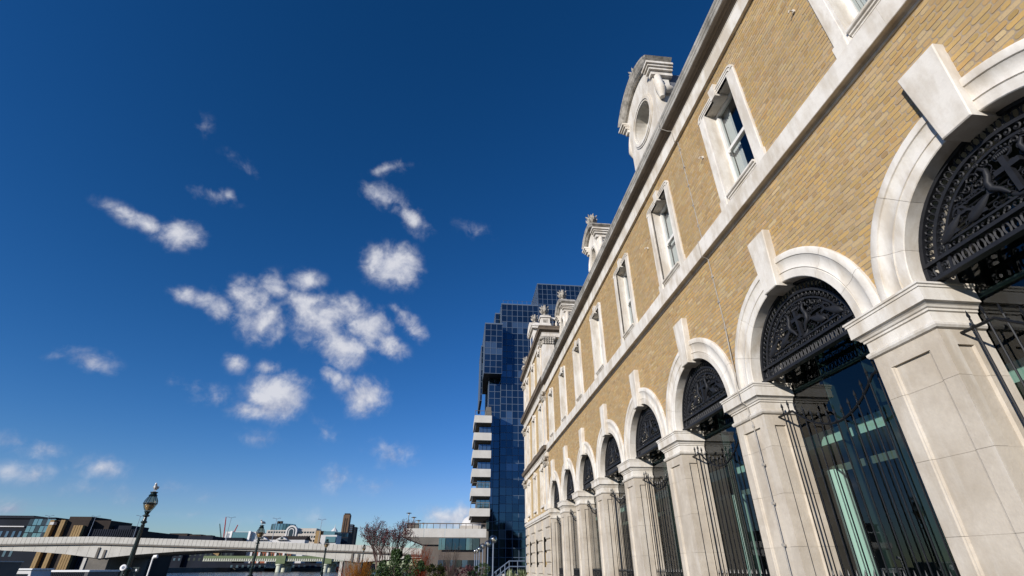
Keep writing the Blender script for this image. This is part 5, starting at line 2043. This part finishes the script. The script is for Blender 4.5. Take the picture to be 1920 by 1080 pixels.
# ================================================================== quay furniture
def gull(p, s, lab, face=1):
    g = thing('gull', lab, 'bird', p, 'gulls on the lamps')
    x, y, z = p
    b = MB()
    pr = [(-.26, .012, .10), (-.16, .045, .13), (-.04, .075, .155), (.06, .08, .165), (.13, .06, .19), (.16, .042, .23), (.18, .045, .27), (.215, .04, .285), (.245, .012, .28)]
    n = 10
    vs, fs = [], []
    for u, r, h in pr:
        for k in range(n):
            a = 2 * PI * k / n
            vs.append((face * u * s, r * math.cos(a) * s, (h + r * math.sin(a)) * s))
    for i in range(len(pr) - 1):
        for k in range(n):
            fs.append((i * n + k, i * n + (k + 1) % n, (i + 1) * n + (k + 1) % n, (i + 1) * n + k))
    fs += [tuple(range(n)), tuple(range(len(pr) * n - 1, len(pr) * n - n - 1, -1))]
    b.add(vs, fs)
    b.build('body', gull_white, g, p, smooth=70)
    for sg in (-1, 1):
        MB().tube([(face * .12 * s, sg * .075 * s, .18 * s), (-face * .05 * s, sg * .085 * s, .17 * s), (-face * .30 * s, sg * .03 * s, .12 * s)], [.02 * s, .055 * s, .01 * s], 6, flat=.5).build('wing', gull_grey, g, p, smooth=70)
        MB().tube([(face * .02 * s, sg * .03 * s, .09 * s), (face * .02 * s, sg * .03 * s, 0)], .008 * s, 4).build('leg', gull_beak, g, p)
    bk = MB().lathe([(.014 * s, 0), (.002, .05 * s)], n=6).build('beak', gull_beak, g, p)
    bk.rotation_euler = (0, face * PI / 2, 0)
    bk.location = (face * .24 * s, 0, .28 * s)
    g.rotation_euler = (0, 0, -face * 1.25)


def quay_lamp(x, y, ztop, lab, birds=None):
    l_ = thing('quay_lamp', lab, 'lamp', (x, y, GZ), 'acorn lamps along the river edge')
    h = ztop - GZ
    s = h / 4.9
    b = MB()
    b.lathe([(.42, 0), (.42, .12), (.34, .16), (.30, .42), (.24, .50), (.27, .56), (.20, .64), (.17, .95), (.20, 1.0), (.20, 1.06), (.14, 1.12), (.125, 1.4), (.17, 1.46), (.17, 1.52), (.10, 1.58), (.085, 2.6), (.07, 3.45 * s), (.14, 3.5 * s), (.14, 3.54 * s), (.09, 3.58 * s), (.065, h - 1.16), (.15, h - 1.12), (.15, h - 1.08), (.08, h - 1.04), (.10, h - .98), (.15, h - .90)], x, y, GZ, 14)
    b.build('post', post_green, l_, smooth=40)
    b = MB()
    for k in range(8):
        a = 2 * PI * k / 8
        b.tube([(x + .098 * math.cos(a), y + .098 * math.sin(a), GZ + 1.6), (x + .07 * math.cos(a), y + .07 * math.sin(a), GZ + 3.4 * s)], .018, 4)
    b.build('fluting', post_green, l_, kind='stuff')
    zc = ztop - .58
    MB().lathe([(.15, zc - .30), (.22, zc - .18), (.285, zc - .02), (.30, zc + .04), (.275, zc + .17), (.21, zc + .30), (.14, zc + .40)], x, y, 0, 16).build('lamp_glass', lamp_glass, l_, smooth=50)
    MB().lathe([(.08, zc - .27), (.17, zc - .16), (.21, zc - .05), (.14, zc + .02), (.05, zc + .10)], x, y, 0, 12).build('sun_catch_cone', lamp_cream, l_, smooth=50)  # inner cone added to catch the sun and warm the lantern
    b = MB()
    b.lathe([(.302, zc + .015), (.316, zc + .027), (.316, zc + .05), (.302, zc + .062)], x, y, 0, 16)
    b.build('waist_ring', post_green, l_, smooth=40)
    b = MB()
    for k in range(6):
        a = 2 * PI * k / 6 + .3
        b.tube([(x + r * math.cos(a), y + r * math.sin(a), zc + dz) for r, dz in ((.30, .06), (.28, .17), (.215, .30), (.145, .40))], .014, 4)
    b.build('ribs', post_green, l_, kind='stuff')
    MB().lathe([(.18, zc + .385), (.20, zc + .42), (.15, zc + .46), (.13, zc + .52), (.17, zc + .55), (.17, zc + .58), (.05, zc + .60)], x, y, 0, 12).build('cap', post_green, l_, smooth=40)
    return l_


LX = -15.4
for (px, py, lab, bird) in ((289.5, 922.5, 'nearest and tallest acorn lamp on the quay, gull on top', 1), (491.5, 985, 'second acorn lamp on the quay, small gull on top, before the arched office', 2), (614, 1011, 'third acorn lamp on the quay, left of the bare shrub', 0), (683.5, 1021.5, 'farthest acorn lamp, half hidden by the bare shrub', 0)):
    d = ray(px, py)
    p = d * (LX / d.x)
    quay_lamp(LX, p.y, p.z, lab)
    if bird == 1:
        gull((LX, p.y, p.z + .02), 1.2, 'white gull perched on the nearest quay lamp', 1)
    if bird == 2:
        gull((LX, p.y, p.z + .02), 1.2, 'white gull perched on the second quay lamp', -1)

# drum floodlight on a control pillar beside the first lamp
d = ray(231.5, 1064.5)
p = d * (-15.0 / d.x)
ls = thing('drum_floodlight', 'white drum floodlight on a dark pillar with a grey cabinet beside the first lamp', 'light', (p.x, p.y, GZ))
MB().box(p.x - .05, p.x + .05, p.y + .02, p.y + .12, GZ, p.z).build('pillar', post_green, ls)
dr = MB().lathe([(.07, -.10), (.115, -.07), (.13, .04), (.115, .05), (.09, .055)], 0, 0, 0, 14).build('drum', white_paint, ls, p, smooth=40)
dr.rotation_euler = (PI / 2 - .2, .35, 0)
ln = MB().lathe([(.06, 0), (.055, .015)], 0, 0, .057, 12).build('lens', post_blue, dr, p)
MB().box(p.x - .28, p.x + .16, p.y - .20, p.y + .01, GZ, p.z - .36).build('cabinet', concrete_d, ls)
MB().box(p.x - .24, p.x + .12, p.y - .212, p.y - .203, p.z - .90, p.z - .42).build('cabinet_door', post_blue, ls)
d = ray(256, 1068)
p2 = d * (-14.6 / d.x)
sg_ = thing('small_bulkhead_light', 'small dark floodlight box on a stub post right of the first lamp', 'light', (p2.x, p2.y, GZ))
MB().box(p2.x - .04, p2.x + .04, p2.y - .04, p2.y + .04, GZ, p2.z - .12).build('post', post_green, sg_)
MB().box(p2.x - .14, p2.x + .14, p2.y - .08, p2.y + .08, p2.z - .10, p2.z + .10).build('housing', post_green, sg_)
l2_ = MB().lathe([(.05, -.02), (.045, .02)], 0, 0, 0, 10).build('lens', white_paint, sg_, (p2.x + .04, p2.y - .09, p2.z - .02))
l2_.rotation_euler = (PI / 2, 0, 0)
d = ray(287.5, 1044)
p3 = d * (-16.2 / d.x)
wp = thing('white_pole_light', 'thin white pole light standing right of the first quay lamp', 'lamp', (p3.x, p3.y, GZ))
MB().tube([(p3.x, p3.y, GZ), (p3.x, p3.y, p3.z - .1)], .045, 6).build('pole', white_paint, wp)
MB().tube([(p3.x, p3.y, p3.z - .1), (p3.x + .05, p3.y, p3.z), (p3.x + .2, p3.y, p3.z + .02)], [.05, .10, .09], 7).build('head', white_paint, wp, smooth=60)

# moored pontoon and launch at the lower left
p = at(12, 1069, 95)
q = at(168, 1068, 95)
pt = thing('pontoon', 'long dark pontoon with a thin white top edge moored at lower left', 'pontoon', ((p.x + q.x) / 2, 95, WZ))
xx0, xx1 = at(66, 1068, 95).x, q.x
MB().prism([(xx0, WZ - .3), (xx1 - .8, WZ - .3), (xx1, WZ + .8), (xx1, p.z - .25), (xx0, p.z - .25)], 95, 103, 'y').build('hull', hull_dark, pt)
MB().box(xx0, xx1 + .1, 94.9, 103.1, p.z - .25, p.z).build('deck_edge', white_paint, pt)
b = MB()
for i in range(26):
    x = xx0 + .6 + i * (xx1 - xx0 - 1) / 26
    b.box(x - .06, x + .06, 94.92, 94.99, WZ, p.z - .3)
b.build('hull_ribs', dark_build, pt, kind='stuff')
lp = thing('launch', 'white cabin launch with dark window frames moored at bottom left', 'boat', (at(38, 1075, 88).x, 88, WZ))
x0, x1 = at(12, 1075, 88).x, at(66, 1075, 88).x
zc = at(40, 1068.5, 88).z
MB().prism([(x0 - 3, WZ - .2), (x1 + 1, WZ - .2), (x1 + 3.2, WZ + 1.6), (x0 - 3.4, WZ + 1.6)], 86.5, 91.5, 'y').build('hull', hull_dark, lp)
cab = MB().prism([(x0, WZ + 1.6), (x1 + .6, WZ + 1.6), (x1, zc), (x0 + .5, zc)], 87, 91, 'y').build('cabin', white_build, lp)
for i in range(5):
    a = x0 + .9 + i * (x1 - x0 - 1.2) / 5
    MB().box(a, a + (x1 - x0) / 5 * .72, 86.9, 86.99, zc - 2.4, zc - .5).build('window', tg_dark, cab)
MB().box(x0 - .2, x1 + .2, 86.8, 91.2, zc, zc + .18).build('roof', white_paint, cab)
p = at(-8, 1054, 60)
bs = thing('gangway_canopy', 'grey slanting gangway canopy cut by the left picture edge', 'canopy', (p.x, 60, WZ))
MB().prism([(p.x - 3, WZ), (p.x + .7, WZ), (p.x + 1.0, p.z), (p.x - 3, p.z + .15)], 59, 62, 'y').build('canopy_wall', concrete_d, bs)
MB().box(p.x - 3, p.x + 1.1, 58.9, 62.1, p.z, p.z + .1).build('canopy_roof', concrete, bs)

# row of globe lamps leading to the tower
labs = ['nearest and largest globe lamp by the tower, on a blue post', 'second globe lamp in the receding row', 'third globe lamp in the receding row', 'fourth globe lamp in the receding row', 'fifth globe lamp in the receding row', 'sixth globe lamp in the receding row', 'farthest globe lamp of the receding row']
for (px, py), lab in zip(((925, 1011), (915, 1019.5), (905.5, 1024), (899, 1029), (894.5, 1032.5), (890.5, 1034), (883, 1040)), labs):
    d = ray(px, py)
    p = d * (3.42 / d.x)
    g = thing('globe_lamp', lab, 'lamp', (p.x, p.y, GZ), 'globe lamps in a row before the tower')
    MB().tube([(p.x, p.y, GZ), (p.x, p.y, p.z - .22)], [.07, .055], 8).build('post', post_blue, g)
    MB().lathe([(.06, -.26), (.11, -.24), (.11, -.20)], p.x, p.y, p.z, 10).build('collar', post_blue, g)
    MB().ball((0, 0, 0), .33, .33, .33, 16, 10).build('globe', globe_glass, g, p, smooth=80)
    MB().ball((0, 0, -.02), .11, .11, .16, 8, 6).build('bulb', white_paint, g, p, smooth=80)


# ================================================================== planting
def leaf_cloud(n, centres, size, rnd, up=.2):
    vs, fs = [], []
    for _ in range(n):
        c, r = rnd.choice(centres)
        u = Vector((rnd.gauss(0, 1), rnd.gauss(0, 1), rnd.gauss(0, 1))).normalized() * (rnd.random() ** .45)
        p = Vector((c[0] + u.x * r[0], c[1] + u.y * r[1], c[2] + u.z * r[2]))
        a = Vector((rnd.gauss(0, 1), rnd.gauss(0, 1), rnd.gauss(up, 1))).normalized()
        t = a.orthogonal().normalized()
        t = (Matrix.Rotation(rnd.uniform(0, 6.28), 3, a) @ t)
        s_ = size * rnd.uniform(.6, 1.3)
        w = a.cross(t) * s_ * .45
        t = t * s_
        b0 = len(vs)
        vs += [p - t, p + w, p + t, p - w]
        fs.append((b0, b0 + 1, b0 + 2, b0 + 3))
    return vs, fs


def shrub(name, lab, cat, pos, centres, n, size, m, group=None, seed=1):
    rnd = random.Random(seed)
    t = thing(name, lab, cat, pos, group)
    b = MB()
    extra = []
    for _ in range(26):
        c, r = rnd.choice(centres)
        u = Vector((rnd.gauss(0, 1), rnd.gauss(0, 1), abs(rnd.gauss(.2, .8)))).normalized()
        k = rnd.uniform(.12, .34)
        extra.append(((c[0] + u.x * r[0] * .95, c[1] + u.y * r[1] * .95, c[2] + u.z * r[2] * .95), (r[0] * k, r[1] * k, r[2] * k * 1.3)))
    full = list(centres) * 3 + extra
    for k in range(7):
        c, r = centres[k % len(centres)]
        b.tube([(pos[0] + rnd.uniform(-.1, .1), pos[1] + rnd.uniform(-.1, .1), GZ), ((pos[0] + c[0]) / 2 + rnd.uniform(-.1, .1), (pos[1] + c[1]) / 2, (GZ + c[2]) / 2), (c[0] + rnd.uniform(-.3, .3) * r[0], c[1], c[2] + rnd.uniform(0, .6) * r[2])], [.04, .03, .012], 5)
    b.build('trunk', bark, t)
    MB().add(*leaf_cloud(n, full, size, rnd)).build('crown', m, t)
    return t


def bare_branches(b, rnd, p, d, L_, r, depth, tips, lean):
    q = p + d * L_
    mid_ = p + d * (L_ * .5) + Vector((rnd.gauss(0, 1), rnd.gauss(0, 1), 0)) * L_ * .05
    b.tube([p, mid_, q], [r, r * .85, r * .68], 5 if depth > 2 else 3, cap=False)
    if depth == 0:
        tips.append((q, d))
        return
    for k in range(rnd.choice((2, 2, 3)) if depth > 1 else 3):
        e = (d + Vector((rnd.gauss(0, .34), rnd.gauss(0, .34), rnd.gauss(.10, .20))) + lean).normalized()
        st = p + d * (L_ * rnd.uniform(.55, 1.0)) if k else q
        bare_branches(b, rnd, st, e, L_ * rnd.uniform(.62, .86), r * .70, depth - 1, tips, lean)


# large bare multi-stem shrub
rnd = random.Random(5)
base = at(718, 1100, 40)
bt = thing('bare_shrub_tree', 'tall bare multi-stemmed tree with red winter buds beside the promenade', 'tree', (base.x, 40, GZ))
trunk, crown, tips = MB(), MB(), []
for k in range(18):
    a = 2 * PI * k / 18
    st = Vector((base.x + .28 * math.cos(a), 40 + .28 * math.sin(a), GZ))
    d = Vector((math.cos(a) * .26 + .03, math.sin(a) * .26, 1)).normalized()
    L_ = rnd.uniform(1.5, 2.1)
    md = st + d * L_ * .5
    en = st + d * L_
    trunk.tube([st, md, en], [.05, .042, .034], 6)
    for j in range(2):
        e = (d + Vector((rnd.gauss(0, .22), rnd.gauss(0, .22), .1))).normalized()
        bare_branches(crown, rnd, en, e, rnd.uniform(.70, 1.02), .026, 4, tips, Vector((0, 0, .02)))
trunk.build('trunk', bark, bt)
crown.build('crown', twig_red, bt)
vs, fs = [], []
for q, d in tips:
    for _ in range(3):
        c = q + Vector((rnd.gauss(0, .06), rnd.gauss(0, .06), rnd.gauss(0, .06)))
        a = Vector((rnd.gauss(0, 1), rnd.gauss(0, 1), rnd.gauss(0, 1))).normalized() * .045
        w = a.orthogonal().normalized() * .022
        b0 = len(vs)
        vs += [c - a, c + w, c + a, c - w]
        fs.append((b0, b0 + 1, b0 + 2, b0 + 3))
MB().add(vs, fs).build('buds', bud, bt, kind='stuff')


def stems(name, lab, pos, n, h, spread, m, seed, cat='shrub'):
    rnd = random.Random(seed)
    t = thing(name, lab, cat, pos)
    b = MB()
    for _ in range(n):
        a = rnd.uniform(0, 2 * PI)
        r0 = rnd.uniform(0, spread * .25)
        s_ = Vector((pos[0] + r0 * math.cos(a), pos[1] + r0 * math.sin(a), pos[2]))
        k = rnd.uniform(.2, 1)
        e = s_ + Vector((math.cos(a) * spread * k, math.sin(a) * spread * k, h * rnd.uniform(.35, 1.08)))
        md = s_ * .5 + e * .5 + Vector((0, 0, h * .10))
        b.tube([s_, md, e], [.016, .012, .005], 3, cap=False)
        for _j in range(3):
            u = md.lerp(e, rnd.random())
            b.tube([u, u + Vector((rnd.gauss(0, .14), rnd.gauss(0, .14), rnd.uniform(.15, .4)))], [.008, .003], 3, cap=False)
    b.build('stem_cluster', m, t, kind='stuff')
    return t


p = at(672, 1090, 38)
stems('amber_stem_shrub', 'amber-stemmed leafless shrub at the foot of the bare tree', (p.x, 38, GZ), 150, 2.0, .95, stem_amber, 3)
p = at(655, 1095, 41)
stems('rust_stem_shrub', 'thin rust-red stems leaning left beside the amber shrub', (p.x, 41, GZ), 46, 2.0, 1.2, stem_orange, 4)
p = at(784, 1085, 46)
stems('orange_stem_shrub', 'bright orange dogwood before the terrace building', (p.x, 46, GZ), 210, 2.9, 1.0, stem_orange, 5)
p = at(845, 1085, 50)
stems('bare_brown_shrub', 'thin bare brown shrub in front of the terrace windows', (p.x, 50, GZ), 80, 3.3, .9, bark, 6)
p = at(826, 1085, 57)
stems('bare_sapling_cluster', 'faint bare saplings left of the terrace windows', (p.x, 57, GZ), 30, 4.0, .6, twig_red, 16)
c1, c2, c3 = at(742, 1052, 36), at(765, 1066, 36), at(720, 1074, 36)
shrub('evergreen_bush', 'rounded dark evergreen bush right of the bare tree', 'bush', (c1.x, 36, GZ), [(tuple(c1), (.42, .5, .62)), (tuple(c2), (.95, .7, .62)), ((c1.x + .1, 36, -.9), (1.2, .8, .8)), (tuple(c3), (.6, .5, .6)), ((c1.x - .1, 36, c1.z + .42), (.25, .25, .26)), ((c2.x - .1, 36, c2.z + .5), (.2, .25, .25))], 15000, .06, leaf_green, seed=2)
c1 = at(815, 1072, 44)
shrub('yellow_green_bush', 'low yellow-green bush between evergreen and terrace', 'bush', (c1.x, 44, GZ), [(tuple(c1), (.7, .6, .5)), ((c1.x + .2, 44, -1.0), (1.0, .7, .6))], 4500, .06, leaf_yellow, seed=3)
c1 = at(905, 1070, 52)
shrub('small_green_bush', 'small dark green bush at the feet of the globe lamps', 'bush', (c1.x, 52, GZ), [(tuple(c1), (.75, .6, .55)), ((c1.x - .8, 52, c1.z - .3), (.6, .5, .4)), ((c1.x, 52, -1.1), (1.2, .6, .5))], 4000, .06, leaf_green, seed=4)
c1 = at(862, 1072, 62)
shrub('purple_hedge', 'low purple-brown hedge below the terrace windows', 'hedge', (c1.x, 62, GZ), [((c1.x - 1.3, 62, c1.z - .4), (1.2, .6, .9)), ((c1.x + .6, 62, c1.z - .4), (1.2, .6, .9))], 4500, .08, leaf_purple, seed=5)
c1 = at(700, 1085, 42)
shrub('dark_ground_shrub', 'dark leafy shrub low behind the bare tree stems', 'bush', (c1.x, 42, GZ), [((c1.x, 42, -1.0), (1.3, .6, .8))], 2500, .06, leaf_green, seed=9)
# spiky phormium by the steps
for j, (px, py, Yp, lab) in enumerate(((958, 1068, 41, 'spiky pale-edged plant beside the handrail of the steps'), (980, 1066, 41.5, 'spiky plant against the rusticated corner of the hall'), (968, 1076, 40, 'front spiky plant between its two neighbours'))):
    rnd = random.Random(20 + j)
    c = at(px, py, Yp)
    ph = thing('spiky_plant', lab, 'plant', (c.x, Yp, GZ), 'spiky plants by the steps')
    b = MB()
    for _ in range(150):
        a = rnd.uniform(0, 2 * PI)
        el = rnd.uniform(.5, 1.45)
        L_ = rnd.uniform(.5, 1.0)
        d = Vector((math.cos(a) * math.cos(el), math.sin(a) * math.cos(el), math.sin(el)))
        s_ = Vector((c.x + rnd.gauss(0, .12), Yp + rnd.gauss(0, .12), c.z - .75))
        w = Vector((-math.sin(a), math.cos(a), 0)) * .025
        m1, e = s_ + d * L_ * .6 + Vector((0, 0, .05)), s_ + d * L_ + Vector((0, 0, -.12 * L_))
        b.add([s_ - w, s_ + w, m1 + w, e, m1 - w], [(0, 1, 2, 4), (4, 2, 3)])
    b.build('leaves', leaf_phorm, ph, kind='stuff')
    MB().tube([(c.x, Yp, GZ), (c.x, Yp, c.z - .7)], [.16, .10], 6).build('trunk', bark, ph)
# raised steps with a handrail
st = thing('handrail_steps', 'steps with a blue-grey handrail rising to the tower entrance', 'steps', (at(950, 1085, 52).x, 52, GZ))
sx0, sx1 = at(922, 1078, 52).x, at(955, 1052, 52).x
sz0, sz1 = at(922, 1078, 52).z, at(955, 1052, 52).z
n = 9
for i in range(n):
    x = sx0 - .4 + (sx1 - sx0) * i / n
    zz = GZ + (sz1 - 1.05 - GZ) * (i + 1) / n
    MB().box(x, x + (sx1 - sx0) / n - .004, 52.2, 54.5, GZ, zz).build('step', concrete, st)
MB().box(sx1 - .4, sx1 + 3.2, 52.2, 54.5, GZ, sz1 - 1.05).build('landing', concrete, st)
for off in (0, -.45):
    MB().tube([(sx0, 52.1, sz0 + off), (sx1, 52.1, sz1 + off), (sx1 + 2.6, 52.1, sz1 + off)], .05, 6).build('handrail', post_blue, st)
for i in range(5):
    x = sx0 + (sx1 - sx0) * i / 4
    zz = sz0 + (sz1 - sz0) * i / 4
    MB().tube([(x, 52.1, zz - 1.1), (x, 52.1, zz)], .04, 5).build('baluster', post_blue, st)
for i in range(1, 4):
    MB().tube([(sx1 + i * .8, 52.1, sz1 - 1.05), (sx1 + i * .8, 52.1, sz1)], .04, 5).build('baluster', post_blue, st)
